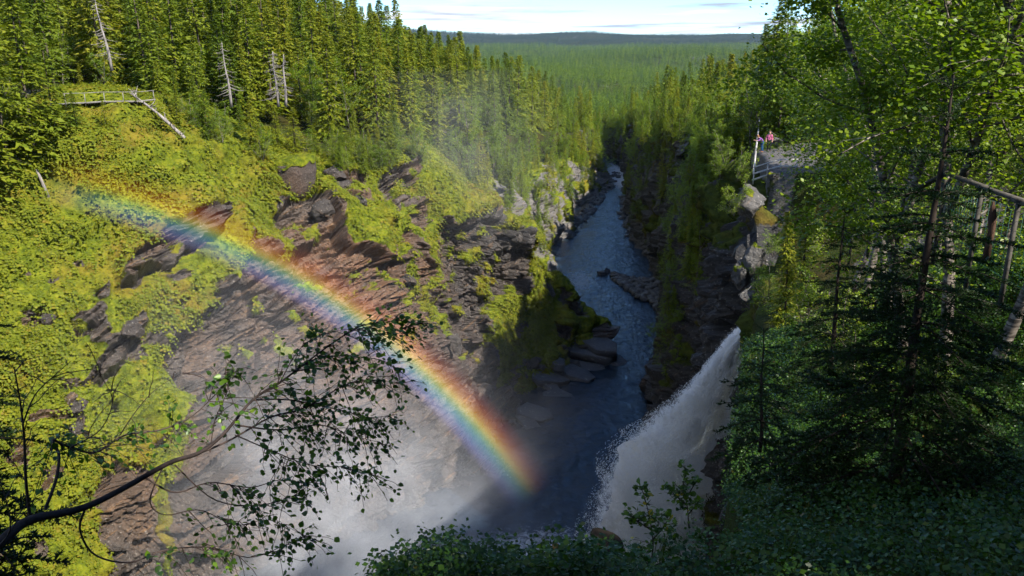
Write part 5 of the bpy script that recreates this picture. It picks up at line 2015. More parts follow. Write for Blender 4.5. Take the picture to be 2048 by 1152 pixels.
def gravel_bar():
    rg = np.random.default_rng(8)
    src = []
    for s in range(5):
        me = rock_mesh('stone', 200 + s, (1, 1, .7), M['slab'], 9, 1)
        V = np.zeros(len(me.vertices) * 3); me.vertices.foreach_get('co', V)
        src.append((V.reshape(-1, 3), np.array([list(p.vertices) for p in me.polygons])))
    mb = MB()
    for k in range(420):
        px = 1228 + 100 * rg.random() ** .8; t_ = (px - 1228) / 100
        py = rg.uniform(548 + 14 * t_, 560 + 66 * t_)
        p = atz(px, py, ZW + .1 + .8 * t_ * rg.random())
        s = rg.uniform(.35, 1.0) ** 1.6 * 1.8
        V, T = src[rg.integers(0, 5)]
        V = rot_z(V * s * rg.uniform(.7, 1.2, 3), rg.uniform(0, 6.28)) + p
        mb.add(V, (), T)
    for k in range(260):      # boulders along both banks farther down
        y = rg.uniform(200, 300)
        x = np.interp(y, L_FOOT[:, 1], L_FOOT[:, 0]) + rg.uniform(-.5, 2.6) if rg.random() < .6 else np.interp(y, R_FOOT[:, 1], R_FOOT[:, 0]) - rg.uniform(-.5, 1.6)
        s = rg.uniform(.4, 1.9)
        V, T = src[rg.integers(0, 5)]
        mb.add(rot_z(V * s, rg.uniform(0, 6.28)) + np.array((x, y, ZW + .1)), (), T)
    V = np.concatenate(mb.V); T = np.concatenate(mb.T)
    me = mesh_np('gravel_bar', V, T, False, {'moss': np.zeros(len(V)), 'bed2': np.ones(len(V))})
    o = link('gravel_bar', me, M['slab'])
    tag(o, 'grey rubble and stones along the river banks', 'gravel', kind='stuff')


gravel_bar()


# layered slabs of the dark buttress, pieces of the cliff
def slabs():
    rg = np.random.default_rng(15)
    meshes = []
    for s in range(9):
        rr_ = np.random.default_rng(500 + s)
        k = rr_.integers(4, 7)
        a = np.sort(rr_.uniform(0, 6.283, k)) ; a = np.arange(k) * 6.283 / k + rr_.normal(0, .22, k)
        r0 = rr_.uniform(.8, 1.15, k)
        V = []
        for zz, sc in ((-.5, .97), (-.46, 1.0), (.44, 1.0), (.5, .97)):
            for j in range(k):
                V.append((r0[j] * sc * math.cos(a[j]) + rr_.normal(0, .02), r0[j] * sc * math.sin(a[j]) * .8 + rr_.normal(0, .02), zz + rr_.normal(0, .05)))
        Q = [(i * k + j, i * k + (j + 1) % k, (i + 1) * k + (j + 1) % k, (i + 1) * k + j) for i in range(3) for j in range(k)]
        V += [(0, 0, .52), (0, 0, -.5)]
        T = [(3 * k + j, 3 * k + (j + 1) % k, 4 * k) for j in range(k)] + [((j + 1) % k, j, 4 * k + 1) for j in range(k)]
        V = np.array(V)
        me = mesh_np('slab', V, [np.array(Q), np.array(T)], False, {'moss': np.zeros(len(V)), 'bed2': np.ones(len(V))})
        me.materials.append(M['slab'])
        meshes.append(me)
    rows = []
    for py in range(688, 990, 14):
        x0 = np.interp(py, [688, 720, 760, 800, 850, 900, 950, 990], [1150, 1110, 1060, 1035, 1025, 1030, 1045, 1055])
        x1 = np.interp(py, [688, 720, 760, 800, 850, 900, 950, 990], [1206, 1218, 1220, 1212, 1196, 1176, 1142, 1095])
        rows.append((py, x0, x1))
    n = 0
    for py, x0, x1 in rows:
        px = x0 + rg.uniform(0, 10)
        while px < x1:
            wpx = rg.uniform(34, 92)
            p = hero_at(px + wpx / 2, py + rg.normal(0, 4))
            sc = np.linalg.norm(p) / F
            w_ = wpx * sc * .62
            o = link('slab', meshes[rg.integers(0, 9)], None, hero_obj)
            th = rg.uniform(.7, 1.5)
            o.location = tuple(p + np.array((0.05, -.15, -.2)) * 1.0)
            o.scale = (w_, w_ * rg.uniform(.7, 1.0), th)
            o.rotation_euler = (rg.normal(.08, .05), rg.normal(.14, .07), rg.normal(-.35, .3))
            px += wpx * rg.uniform(.75, 1.0)
            n += 1
    print('slabs', n)


slabs()


# ================================================================== DEAD WOOD
def snag(px, py, d, H, seed, label, R=1.5, lean=.05, rz=0.0, nb=46, twin=False, down=.5):
    p = at(px, py, d)
    e = empty('dead_spruce_tree', tuple(p), rz)
    tag(e, label, 'dead tree', 'silver dead spruces on the left plateau')
    a, b = snag_meshes(H, seed, nb, R, lean, twin, down)
    link('trunk', a, M['dead'], e); link('branches', b, M['dead'], e)
    if twin:
        a2, b2 = snag_meshes(H * .95, seed + 1, nb // 2, R * .7, -lean, True, down)
        o = link('trunk', a2, M['dead'], e); o.location = (.85, 0, 0)
        o = link('branches', b2, M['dead'], e); o.location = (.85, 0, 0)


snag(222, 132, 99, 7.4, 1, 'tall silver dead spruce with curved branches near the upper left', 1.9, -.10, 0.2, 60)
snag(462, 205, 98, 6.4, 2, 'leaning silver dead spruce with broad drooping branches', 2.1, -.06, 0.5, 40, down=.62)
snag(556, 205, 100, 5.6, 4, 'silver dead spruce with a broken twin top', 1.9, -.03, 0.1, 80, True)
snag(302, 110, 112, 3.0, 6, 'weathered dead crown poking out of green spruces', 1.8, .1, 1.0, 26, down=.3)


def log():
    A = hero_at(272, 208); B = hero_at(330, 250); D_ = hero_at(378, 284)
    e = empty('fallen_log', tuple(B))
    tag(e, 'grey fallen dead tree with bare stub branches lying down the mossy slope', 'log')
    mb = MB()
    P = catmull(np.array([A + (0, -.6, 1.1), B + (0, -.9, 1.35), D_ + (0, -.5, .35)]), 12) - B
    mb.tube(P, np.linspace(.07, .20, 12) * (1 + .15 * np.sin(np.arange(12) * 2.1)), 8)
    mb.build('trunk', M['dead'], e)
    br = MB()
    rg = np.random.default_rng(4)
    for k in range(26):
        i = rg.integers(0, 11)
        d = unit(np.array((rg.normal(0, .6), rg.normal(-.3, .5), rg.uniform(.2, 1))))
        L_ = rg.uniform(.4, 1.5) if i < 5 else rg.uniform(.3, .9)
        br.tube([P[i], P[i] + d * L_ * .6, P[i] + d * L_ + np.array((rg.normal(0, .2), 0, rg.normal(0, .2)))], [.06, .04, .015], 4, False)
    br.build('branches', M['dead'], e)
    p = hero_at(96, 390)
    o = MB(); o.tube([(0, 0, -.4), (-.35, 0, 1.0), (-.6, -.1, 2.2)], [.16, .14, .10], 7)
    ob = o.build('dead_stub', M['dead']); ob.location = tuple(p)
    tag(ob, 'leaning grey dead stub at the left of the rainbow', 'stub')


log()


# ================================================================== RAILINGS, BOARDWALK
def railing(name, label, tops, post_h, rails, w, h, mat, net=False, cat='railing', drop_to_ground=True):
    """tops: points of the top rail; rails: heights below the top rail"""
    tops = [np.asarray(t_, float) for t_ in tops]
    base = tops[0] - np.array((0, 0, post_h))
    e = empty(name, tuple(base))
    tag(e, label, cat)
    for t_ in tops:
        mb = MB(); mb.bar(t_ - (0, 0, post_h + .25) - base, t_ - (0, 0, .02) - base, w * 1.15, w * 1.15)
        mb.build('post', mat, e, False)
    for a, b in zip(tops[:-1], tops[1:]):
        for r_ in rails:
            mb = MB()
            j = np.array((0, 0, RNG.normal(0, .012)))
            x = unit(b - a) * .10
            off = unit(np.cross(b - a, (0, 0, 1.0))) * (w * 1.1 if r_ else 0)
            mb.bar(a - x - (0, 0, r_) + off - base + j, b + x - (0, 0, r_) + off - base - j, w if r_ else h * 1.0, h if r_ else w)
            mb.build('rail', mat, e, False)
        if net:
            mb = MB()
            n = max(2, int(np.linalg.norm(b - a) / .12))
            for k in range(1, n):
                p = a + (b - a) * k / n
                mb.bar(p - (0, 0, .12) - base, p - (0, 0, post_h - .05) - base, .003, .003)
            for k in range(1, 9):
                mb.bar(a - (0, 0, k * .11) - base, b - (0, 0, k * .11) - base, .003, .003)
            mb.build('netting', M['net'], e, False)
    return e


M['net'] = plain_mat('green_netting', (0.01, 0.06, 0.05), (0.02, 0.10, 0.08), 5, .6, .3, .1)
tl = [at(x, y, d) for x, y, d in ((128, 187, 91), (168, 186, 92), (207, 184, 92.5), (245, 184, 93), (272, 184, 93.5), (306, 181, 94))]
railing('boardwalk_railing', 'weathered wooden boardwalk railing at the edge of the spruces, upper left', tl, 1.0, (0, .9), .05, .10, M['timber'])


def boardwalk():
    e = empty('boardwalk', tuple(tl[0] - np.array((0, 0, 1.1))))
    tag(e, 'grey plank boardwalk behind the wooden railing, upper left', 'boardwalk')
    base = tl[0] - np.array((0, 0, 1.1))
    n = 60
    for k in range(n):
        f = k / (n - 1) * (len(tl) - 1); i = min(len(tl) - 2, int(f))
        p = tl[i] + (tl[i + 1] - tl[i]) * (f - i) - np.array((0, 0, 1.0))
        d = unit(tl[i + 1] - tl[i]); s = np.cross((0, 0, 1.0), d)
        mb = MB(); mb.bar(p + s * .1 - base, p + s * 1.4 - base, .15, .045)
        mb.build('plank', M['timber'], e, False)


boardwalk()
lk = [at(1519, 238, 92), at(1516, 268, 82), at(1512, 303, 73.5), at(1509, 332, 66.5)]
railing('lookout_railing', 'wooden look-out railing along the cliff edge beside the hikers', lk, 1.1, (0, .5), .06, .11, M['pale_timber'])
lk2 = [at(1509, 334, 66.3), at(1536, 326, 66.4), at(1562, 319, 66.6), at(1594, 319, 66.8)]
railing('lookout_railing', 'front railing of the look-out in front of the grey rock floor', lk2, 1.1, (0, .5, .95), .06, .13, M['pale_timber'])
tf = [at(x, y, d) for x, y, d in ((1694, 424, 18.5), (1712, 408, 17.5), (1752, 378, 16.5), (1808, 392, 14.5), (1893, 347, 13), (1965, 372, 11.2), (2038, 402, 10.4), (2140, 440, 9.6))]
railing('path_fence', 'wooden path fence with netting on the right behind the dark spruce', tf, 1.05, (0,), .035, .085, M['dark_timber'], True, 'fence')
# broken trunk on the right slope by the fence
bt = MB()
bt.tube([(0, 0, -.3), (.02, 0, .15), (0, .02, .35), (-.03, 0, .48), (-.04, 0, .58)], [.07, .06, .075, .05, .015], 9)
ob = bt.build('broken_trunk', plain_mat('split_trunk', (.025, .015, .010), (.11, .065, .045), 12, .9, .1, .8, .03, (1, 1, .2)))
q = at(1978, 480, 10.5); ob.location = (q[0], q[1], q[2]); ob.scale = (.6, .6, .75)
tag(ob, 'split reddish broken trunk below the fence at the right', 'tree stump')


# ================================================================== HIKERS
def cloth_mat(name, c, rough=.85):
    return plain_mat(name, tuple(x * .75 for x in c), tuple(min(1, x * 1.15) for x in c), 18, rough, .15, .4, .01)


def person(loc, face, label, joints, mats, hair_c, pack=None):
    """joints: dict of named points (x right, y forward, z up, metres) -> one skinned body"""
    J = joints
    E_ = [('pelvis', 'belly'), ('belly', 'chest'), ('chest', 'neck'), ('neck', 'head'), ('head', 'crown'),
          ('chest', 'lsh'), ('lsh', 'lel'), ('lel', 'lwr'), ('lwr', 'lha'), ('chest', 'rsh'), ('rsh', 'rel'), ('rel', 'rwr'), ('rwr', 'rha'),
          ('pelvis', 'lhip'), ('lhip', 'lkn'), ('lkn', 'lan'), ('lan', 'lto'), ('pelvis', 'rhip'), ('rhip', 'rkn'), ('rkn', 'ran'), ('ran', 'rto')]
    R_ = dict(pelvis=.15, belly=.13, chest=.15, neck=.055, head=.10, crown=.085, lsh=.065, rsh=.065, lel=.048, rel=.048, lwr=.034, rwr=.034, lha=.03, rha=.03,
              lhip=.095, rhip=.095, lkn=.065, rkn=.065, lan=.046, ran=.046, lto=.042, rto=.042)
    names = list(J)
    me = bpy.data.meshes.new('body')
    me.from_pydata([J[k] for k in names], [(names.index(a), names.index(b)) for a, b in E_], [])
    o = bpy.data.objects.new('person', me)
    COL.objects.link(o)
    md = o.modifiers.new('skin', 'SKIN')
    sv = me.skin_vertices[0].data
    for i, k in enumerate(names):
        sv[i].radius = (R_[k] * (1.25 if k in ('chest', 'belly', 'pelvis') else 1), R_[k] * (.85 if k in ('chest', 'belly', 'pelvis') else 1))
        sv[i].use_root = k == 'pelvis'
    s2 = o.modifiers.new('sub', 'SUBSURF'); s2.levels = 2; s2.render_levels = 2
    dg = bpy.context.evaluated_depsgraph_get()
    ev = bpy.data.meshes.new_from_object(o.evaluated_get(dg))
    o.modifiers.clear()
    o.data = ev
    ev.materials.clear()
    for m_ in mats: ev.materials.append(m_)       # skin, top, trousers, shoes
    neck, pel = J['neck'][2], J['pelvis'][2]
    hands = [np.array(J['lwr']), np.array(J['rwr'])]
    hd = np.array(J['head'])
    feet = [np.array(J['lan']), np.array(J['ran'])]
    for p in ev.polygons:
        c = np.array(p.center)
        if np.linalg.norm(c - hd) < .17: i = 0
        elif min(np.linalg.norm(c - h) for h in hands) < .07 or min(np.linalg.norm(c - np.array(J[k])) for k in ('lha', 'rha')) < .07: i = 0
        elif min(np.linalg.norm(c - f) for f in feet) < .13 and c[2] < .16: i = 3
        else:
            dl = min(np.linalg.norm(c - np.array(J[k])) for k in ('lhip', 'rhip', 'lkn', 'rkn', 'lan', 'ran'))
            dt_ = min(np.linalg.norm(c - np.array(J[k])) for k in ('belly', 'chest', 'lel', 'rel', 'lsh', 'rsh'))
            i = 2 if dl < dt_ else 1
        p.material_index = i
        p.use_smooth = True
    o.location = tuple(loc); o.rotation_euler = (0, 0, face)
    tag(o, label, 'person', 'hikers on the look-out')
    # hair: cap over back of the head
    bm = bmesh.new(); bmesh.ops.create_uvsphere(bm, u_segments=14, v_segments=10, radius=1)
    hm = bpy.data.meshes.new('hair')
    for v in bm.verts:
        v.co = Vector((v.co.x * .108, v.co.y * .12 - .028, v.co.z * .125 + .03))
        if v.co.y > .03 and v.co.z < .07: v.co.y = .03
    bm.to_mesh(hm); bm.free()
    h = link('hair', hm, cloth_mat('hair_colour', hair_c), o); h.location = tuple((np.array(J['head']) + np.array(J['crown'])) / 2 - (0, 0, .02))
    for s_ in ('l', 'r'):                         # hands: palm and five fingers
        w_ = np.array(J[s_ + 'wr']); d = unit(np.array(J[s_ + 'ha']) - w_)
        sd = unit(np.cross(d, (0, 1, .2))); up = np.cross(sd, d)
        mb = MB()
        mb.tube([w_ + d * .02, w_ + d * .06, w_ + d * .10], [.024, .036, .034], 8)
        for k in range(4):
            b = w_ + d * .10 + sd * (.024 - .016 * k)
            L_ = (.06, .07, .066, .05)[k]
            mb.tube([b, b + d * L_ * .5 - up * .006, b + d * L_ * .85 - up * .028], [.009, .008, .006], 5)
        mb.tube([w_ + d * .03 + sd * .03, w_ + d * .06 + sd * .055, w_ + d * .09 + sd * .06 - up * .01], [.011, .010, .007], 5)
        mb.build('hand', mats[0], o)
    # face: nose and eyes
    fc = MB(); hc = np.array(J['head']) + (0, .095, .03)
    fc.tube([hc + (0, -.01, .03), hc + (0, .016, -.012), hc + (0, -.01, -.02)], [.008, .013, .006], 6)
    fc.build('nose', mats[0], o)
    ey = MB()
    for sx in (-.034, .034):
        ey.tube([hc + (sx - .01, -.004, .028), hc + (sx + .01, -.004, .028)], [.007, .007], 6)
    ey.build('eyes', M['dark_bark'], o)
    if pack:
        bm = bmesh.new(); bmesh.ops.create_cube(bm, size=1)
        bmesh.ops.bevel(bm, geom=bm.edges[:], offset=.16, segments=3, affect='EDGES')
        pm = bpy.data.meshes.new('backpack'); bm.to_mesh(pm); bm.free()
        b = link('backpack', pm, cloth_mat('backpack_cloth', pack), o)
        b.location = (J['chest'][0] * .5, J['chest'][1] - .24, J['chest'][2] - .10); b.scale = (.36, .22, .52)
        for sx in (-.11, .11):
            st = MB(); c = np.array(J['chest'])
            st.tube([c + (sx, -.14, .12), c + (sx, .02, .17), c + (sx * 1.1, .15, .04), c + (sx * 1.2, .13, -.16)], .018, 6)
            st.build('strap', cloth_mat('strap_cloth', (.03, .03, .04)), o)
    return o


SKIN = cloth_mat('skin', (.50, .30, .22), .6)
P1 = at(1537, 300, 74.0); P1[2] = gz(P1[0], P1[1]) + .03; print('hiker z', P1, at(1537, 300, 74.0))
j1 = dict(pelvis=(0, 0, .92), belly=(0, .01, 1.08), chest=(0, .02, 1.30), neck=(0, .03, 1.45), head=(0, .06, 1.56), crown=(0, .06, 1.66),
          lsh=(-.19, .01, 1.38), lel=(-.26, -.02, 1.12), lwr=(-.24, .10, .90), lha=(-.23, .14, .83), rsh=(.19, .01, 1.38), rel=(.27, -.01, 1.12), rwr=(.27, .12, .92), rha=(.26, .16, .85),
          lhip=(-.10, 0, .88), lkn=(-.11, .10, .50), lan=(-.11, .02, .09), lto=(-.12, .17, .05), rhip=(.10, 0, .88), rkn=(.10, .04, .49), ran=(.10, -.12, .10), rto=(.11, .03, .05))
person(P1, math.pi - .25, 'hiker in a pink jacket and black trousers with a teal backpack', j1,
       [SKIN, cloth_mat('pink_jacket', (.62, .16, .30)), cloth_mat('black_trousers', (.02, .02, .024)), cloth_mat('brown_boots', (.10, .05, .03))], (.30, .17, .08), (.03, .16, .22))
P2 = at(1524, 302, 73.6); P2[2] = gz(P2[0], P2[1]) + .03
j2 = dict(pelvis=(0, 0, .90), belly=(0, .10, 1.04), chest=(0, .28, 1.18), neck=(0, .40, 1.28), head=(0, .50, 1.35), crown=(0, .56, 1.43),
          lsh=(-.18, .30, 1.24), lel=(-.22, .46, 1.04), lwr=(-.16, .66, 1.05), lha=(-.14, .72, 1.05), rsh=(.18, .30, 1.24), rel=(.23, .46, 1.04), rwr=(.17, .66, 1.05), rha=(.15, .72, 1.05),
          lhip=(-.10, 0, .86), lkn=(-.11, .06, .48), lan=(-.11, -.02, .09), lto=(-.12, .13, .05), rhip=(.10, 0, .86), rkn=(.11, .03, .48), ran=(.12, -.06, .09), rto=(.13, .09, .05))
person(P2, math.pi / 2 + .2, 'hiker in a purple top and blue jeans leaning over the look-out railing', j2,
       [SKIN, cloth_mat('purple_top', (.25, .10, .34)), cloth_mat('blue_jeans', (.03, .10, .24)), cloth_mat('tan_boots', (.25, .12, .06))], (.22, .11, .05))


# ================================================================== WATERFALL, SPRAY, RAINBOW
def foam_mat():
    m, nt = newmat('falling_water')
    t = NT(nt)
    col = t.ramp(t.attr('tint'), [(0.0, (0.88, 0.91, 0.95)), (0.6, (0.97, 0.98, 0.99)), (1.0, (0.97, 0.95, 0.86))])
    df = t.n('ShaderNodeBsdfDiffuse'); t.l(col, df.inputs[0])
    tr = t.n('ShaderNodeBsdfTranslucent'); t.l(col, tr.inputs[0])
    ms = t.n('ShaderNodeMixShader'); ms.inputs[0].default_value = .5
    t.l(df.outputs[0], ms.inputs[1]); t.l(tr.outputs[0], ms.inputs[2])
    t.output(ms.outputs[0])
    return m


def waterfall():
    rg = np.random.default_rng(88)
    path = [(1535, 600, 54.0, 10), (1508, 645, 55.5, 16), (1478, 700, 57, 34), (1448, 765, 58.5, 52), (1420, 830, 60, 80), (1385, 900, 62, 112), (1352, 970, 64, 138), (1330, 1045, 66, 142), (1318, 1120, 67.5, 145)]
    C_ = np.array([at(a, b, d) for a, b, d, w in path]); W_ = np.array([w * np.linalg.norm(c) / F for (a, b, d, w), c in zip(path, C_)])
    n = 130
    C_ = catmull(C_, n); W_ = catmull(W_[:, None], n)[:, 0]
    e = empty('waterfall', tuple(C_[-1]))
    tag(e, 'white plunging waterfall entering the gorge from the right wall', 'waterfall')
    org = C_[-1]
    tg = np.gradient(C_, axis=0); tg /= np.linalg.norm(tg, axis=1)[:, None]
    view = C_ / np.linalg.norm(C_, axis=1)[:, None]
    sd = np.cross(tg, view); sd /= np.linalg.norm(sd, axis=1)[:, None]
    dp = np.cross(sd, tg)
    # solid core
    k = 48
    a = np.arange(k) * 6.283 / k
    core = C_[:, None] + (np.cos(a)[None, :, None] * sd[:, None] * W_[:, None, None] * .84 + np.sin(a)[None, :, None] * dp[:, None] * (.35 + .35 * W_[:, None, None]))
    core = core.reshape(-1, 3)
    tt_ = np.repeat(np.arange(n) / n, k); aa_ = np.tile(a, n)
    q_ = np.stack([np.cos(aa_) * 5.5, np.sin(aa_) * 5.5, tt_ * 13.0], 1)
    rad = fbm(q_, 4, 301, .6) * .42 + .25 * fbm(q_ * np.array((3, 3, .8)), 2, 305)
    ctr = np.repeat(C_, k, axis=0)
    core = ctr + (core - ctr) * (.86 + .55 * rad)[:, None]
    Q = [(i * k + j, i * k + (j + 1) % k, (i + 1) * k + (j + 1) % k, (i + 1) * k + j) for i in range(n - 1) for j in range(k)]
    me = mesh_np('water_core', core - org, np.array(Q), True, {'tint': np.clip(.5 + .4 * fbm(core / 2.5, 3, 311), 0, 1)})
    fm = foam_mat()
    link('water_core', me, fm, e)
    # strands and drops
    N_ = 150000
    t_ = rg.random(N_) ** .85 * (n - 1)
    i = np.minimum(n - 2, t_.astype(int)); f = (t_ - i)[:, None]
    c = C_[i] * (1 - f) + C_[i + 1] * f
    w = W_[i]
    lat = rg.normal(0, .58, N_); lat = np.where(np.abs(lat) > .98, rg.uniform(-.9, .9, N_), lat)
    dep = -np.sqrt(np.clip(1 - lat ** 2, 0, 1)) * rg.uniform(.75, 1.25, N_) * np.where(rg.random(N_) < .8, 1, -1)
    bil = fbm(np.stack([t_ / 13.0, lat * 1.6, dep * .5], 1), 3, 321)
    p = c + sd[i] * ((lat + .18 * bil) * w)[:, None] + dp[i] * ((dep + .3 * bil) * (.45 + .42 * w))[:, None]
    down = t_ / n
    v = tg[i] + sd[i] * (lat * .28 * (0.4 + down))[:, None] + rg.normal(0, .10, (N_, 3)) * (0.5 + 1.6 * down)[:, None]
    v /= np.linalg.norm(v, axis=1)[:, None]
    edge = np.clip(np.abs(lat), 0, 1.6)
    ln = rg.uniform(.08, .40, N_) * (1.2 - .4 * edge) * (1.1 - .5 * down)
    wd = rg.uniform(.010, .026, N_) * (1.15 - .35 * edge) * (1 + .9 * down)
    s_ = np.cross(v, rg.normal(0, 1, (N_, 3))); s_ /= np.linalg.norm(s_, axis=1)[:, None]
    V = np.stack([p - v * (ln / 2)[:, None], p + s_ * wd[:, None], p + v * (ln / 2)[:, None], p - s_ * wd[:, None]], 1).reshape(-1, 3) - org
    Qs = np.arange(4 * N_).reshape(-1, 4)
    tint = np.clip(.45 + .25 * rg.normal(0, 1, N_) + .5 * np.exp(-((lat - .15) / .18) ** 2) * (down < .55), 0, 1)  # warm band down the upper fall: a streak of sun put into the tint
    # billowing puffs of drops along both edges and at the foot
    K = 620
    tp = (n - 1) * (.12 + .87 * rg.random(K) ** .75); ip = np.minimum(n - 2, tp.astype(int))
    sgn = np.where(rg.random(K) < .72, 1.0, -1.0)
    lp = sgn * rg.uniform(.55, .90, K)
    cc = C_[ip] + sd[ip] * (lp * W_[ip])[:, None] - dp[ip] * (rg.uniform(-.2, .9, K) * (.45 + .42 * W_[ip]))[:, None]
    if proj(C_[n // 2] + sd[n // 2])[0] > proj(C_[n // 2])[0]: cc = C_[ip] - sd[ip] * (lp * W_[ip])[:, None] - dp[ip] * (rg.uniform(-.2, .9, K) * (.45 + .42 * W_[ip]))[:, None]
    rp = rg.uniform(.18, .55, K) * (.5 + tp / n)
    own = rg.integers(0, K, 200000)
    off = rg.normal(0, 1, (len(own), 3)); off *= (np.abs(rg.normal(0, .55, len(own))) / np.linalg.norm(off, axis=1))[:, None]
    pd = cc[own] + off * rp[own][:, None] * np.array((1, 1, 1.25))
    rs = rg.uniform(.010, .026, len(own))[:, None]
    d1_ = rg.normal(0, 1, pd.shape); d1_ /= np.linalg.norm(d1_, axis=1)[:, None]
    d2_ = np.cross(d1_, rg.normal(0, 1, pd.shape)); d2_ /= np.linalg.norm(d2_, axis=1)[:, None]
    V = np.concatenate([V, np.stack([pd - d1_ * rs, pd + d2_ * rs, pd + d1_ * rs, pd - d2_ * rs], 1).reshape(-1, 3) - org])
    Qs = np.arange(len(V)).reshape(-1, 4)
    tint = np.concatenate([tint, np.full(len(own), .55)])
    me = mesh_np('water_strands', V, Qs, False, {'tint': np.repeat(tint, 4)})
    o = link('water_strands', me, fm, e)
    o['kind'] = 'stuff'


waterfall()


def volume_obj(name, me, build, label, cat):
    bm = bmesh.new(); bm.from_mesh(me)
    bmesh.ops.recalc_face_normals(bm, faces=bm.faces[:])
    bm.to_mesh(me); bm.free()
    o = link(name, me)
    m, nt = newmat(name)
    t = NT(nt)
    build(t)
    me.materials.append(m)
    tag(o, label, cat, kind='stuff')
    return o


def blob_density(t, pos, blobs):
    tot = None
    for c, r_, a in blobs:
        s = t.n('ShaderNodeVectorMath', operation='SUBTRACT'); t.l(pos, s.inputs[0]); s.inputs[1].default_value = c
        d = t.n('ShaderNodeVectorMath', operation='DIVIDE'); t.l(s.outputs[0], d.inputs[0]); d.inputs[1].default_value = r_
        q = t.n('ShaderNodeVectorMath', operation='DOT_PRODUCT'); t.l(d.outputs[0], q.inputs[0]); t.l(d.outputs[0], q.inputs[1])
        g = t.math('MULTIPLY', t.math('EXPONENT', t.math('MULTIPLY', q.outputs['Value'], -1.0)), a)
        tot = g if tot is None else t.math('ADD', tot, g)
    return tot


def box_mesh(lo, hi):
    mb = MB(); lo = np.array(lo, float); hi = np.array(hi, float)
    mb.box((lo + hi) / 2, hi - lo)
    return mb.mesh('volume', False)


MIST_BLOBS = [((6, 60, -49), (6, 5, 3.5), .05), ((-14, 64, -46), (12, 6, 11), .055), ((-22, 67, -38), (13, 7, 13), .016), ((-6, 104, -14), (8, 10, 9), .005)]


def mist():
    def b(t):
        tc = t.n('ShaderNodeTexCoord')
        pos = tc.outputs['Object']
        d = blob_density(t, pos, MIST_BLOBS)
        nz = t.noise(pos, .20, 4, .62)
        d = t.math('MULTIPLY', d, t.ramp(nz, [(.36, .10), (.66, 2.0)]))
        v = t.n('ShaderNodeVolumePrincipled')
        v.inputs['Color'].default_value = (.90, .93, 1.0, 1)
        v.inputs['Anisotropy'].default_value = -.1
        t.l(d, v.inputs['Density'])
        t.output(None, v.outputs[0])
    volume_obj('mist', box_mesh((-46, 46, -52), (22, 118, -4)), b, 'pale spray drifting from the waterfall over the gorge floor', 'mist')


mist()


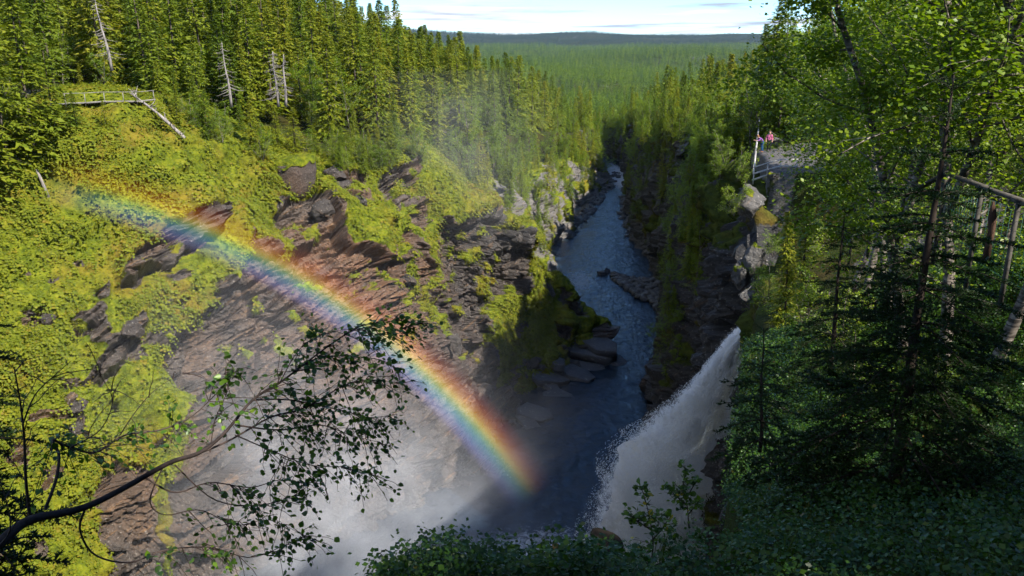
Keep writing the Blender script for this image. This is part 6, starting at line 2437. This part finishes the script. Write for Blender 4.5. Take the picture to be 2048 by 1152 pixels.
def rainbow():
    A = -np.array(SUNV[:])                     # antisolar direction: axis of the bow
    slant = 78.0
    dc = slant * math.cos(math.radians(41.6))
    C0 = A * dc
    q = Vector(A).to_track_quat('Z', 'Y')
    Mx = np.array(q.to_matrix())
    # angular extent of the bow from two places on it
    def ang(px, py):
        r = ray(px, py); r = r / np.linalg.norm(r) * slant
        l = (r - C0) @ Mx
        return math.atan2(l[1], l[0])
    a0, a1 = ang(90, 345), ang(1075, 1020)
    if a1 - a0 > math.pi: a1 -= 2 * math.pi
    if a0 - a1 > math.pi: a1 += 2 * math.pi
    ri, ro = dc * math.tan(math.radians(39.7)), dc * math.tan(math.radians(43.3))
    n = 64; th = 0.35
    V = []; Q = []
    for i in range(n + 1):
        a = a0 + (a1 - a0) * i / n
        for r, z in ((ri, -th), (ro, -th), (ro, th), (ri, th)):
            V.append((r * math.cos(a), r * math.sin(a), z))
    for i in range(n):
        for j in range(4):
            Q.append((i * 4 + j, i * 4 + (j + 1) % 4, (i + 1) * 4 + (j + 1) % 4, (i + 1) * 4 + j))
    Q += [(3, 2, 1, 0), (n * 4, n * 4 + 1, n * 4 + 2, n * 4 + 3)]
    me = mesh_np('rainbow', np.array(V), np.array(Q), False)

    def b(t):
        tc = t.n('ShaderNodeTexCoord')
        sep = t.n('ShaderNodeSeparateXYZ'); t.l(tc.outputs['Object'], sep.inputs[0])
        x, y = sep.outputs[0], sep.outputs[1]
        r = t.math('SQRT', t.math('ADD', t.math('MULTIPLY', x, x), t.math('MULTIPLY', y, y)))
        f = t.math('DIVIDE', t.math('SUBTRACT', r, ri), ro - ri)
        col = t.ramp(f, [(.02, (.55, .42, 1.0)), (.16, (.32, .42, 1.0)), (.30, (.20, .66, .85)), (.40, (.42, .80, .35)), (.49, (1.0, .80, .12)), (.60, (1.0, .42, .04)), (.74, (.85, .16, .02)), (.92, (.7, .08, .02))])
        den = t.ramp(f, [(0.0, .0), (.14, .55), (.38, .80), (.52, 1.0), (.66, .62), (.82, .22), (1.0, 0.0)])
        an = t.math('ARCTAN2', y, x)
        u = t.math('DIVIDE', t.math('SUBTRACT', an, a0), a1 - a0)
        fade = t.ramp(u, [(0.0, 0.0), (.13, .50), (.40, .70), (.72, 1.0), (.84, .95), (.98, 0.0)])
        d = t.math('MULTIPLY', t.math('MULTIPLY', den, fade), RAINBOW_GLOW)
        v = t.n('ShaderNodeEmission')  # band glows by itself in place of scattered sunlight, faded towards the shade
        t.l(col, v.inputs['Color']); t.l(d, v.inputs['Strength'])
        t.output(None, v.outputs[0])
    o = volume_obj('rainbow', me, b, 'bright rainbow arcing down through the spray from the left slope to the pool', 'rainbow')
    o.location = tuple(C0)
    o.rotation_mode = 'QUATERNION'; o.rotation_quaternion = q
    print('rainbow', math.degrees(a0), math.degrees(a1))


RAINBOW_GLOW = 0.22
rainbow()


def haze():
    def b(t):
        v = t.n('ShaderNodeVolumePrincipled')
        v.inputs['Color'].default_value = (.50, .70, 1.0, 1)
        v.inputs['Density'].default_value = HAZE
        t.output(None, v.outputs[0])
    volume_obj('haze', box_mesh((-5600, -500, -140), (5600, 9900, 60)), b, 'thin summer haze over the whole landscape', 'haze')


HAZE = 0.000026
haze()
# ================================================================== LABELS: look-alikes are told apart by their order from the left
ORD = ['first', 'second', 'third', 'fourth', 'fifth', 'sixth', 'seventh', 'eighth', 'ninth', 'tenth', 'eleventh', 'twelfth', 'thirteenth', 'fourteenth', 'fifteenth', 'sixteenth', 'seventeenth', 'eighteenth', 'nineteenth', 'twentieth', 'twenty-first', 'twenty-second', 'twenty-third', 'twenty-fourth', 'twenty-fifth', 'twenty-sixth', 'twenty-seventh', 'twenty-eighth', 'twenty-ninth', 'thirtieth']
same = {}
for o in COL.objects:
    if o.parent is None and o.get('label') and o.get('group') and o['group'] != 'trees behind the viewpoint':
        same.setdefault(o['label'], []).append(o)
for lab, lst in same.items():
    if len(lst) < 2 or len(lst) > 30: continue
    lst.sort(key=lambda o: proj(np.array(o.location[:]))[0])
    for i, o in enumerate(lst):
        w = lab.split()
        for noun in ('spruce', 'birch', 'bush'):
            if noun in w[:8]:
                k = w.index(noun)
                if noun == 'birch' and k + 1 < len(w) and w[k + 1] == 'bush': continue
                n = ORD[i] + ' from left'
                o['label'] = ' '.join(w[:k + 1]) + ', ' + n + ', ' + ' '.join(w[k + 1:])
                for drop in ('dark green ', 'light green ', 'middle ', 'on the brow ', 'of the far left wall', 'mid-sized '):
                    if len(o['label'].split()) > 16: o['label'] = o['label'].replace(drop, '').strip()
                break
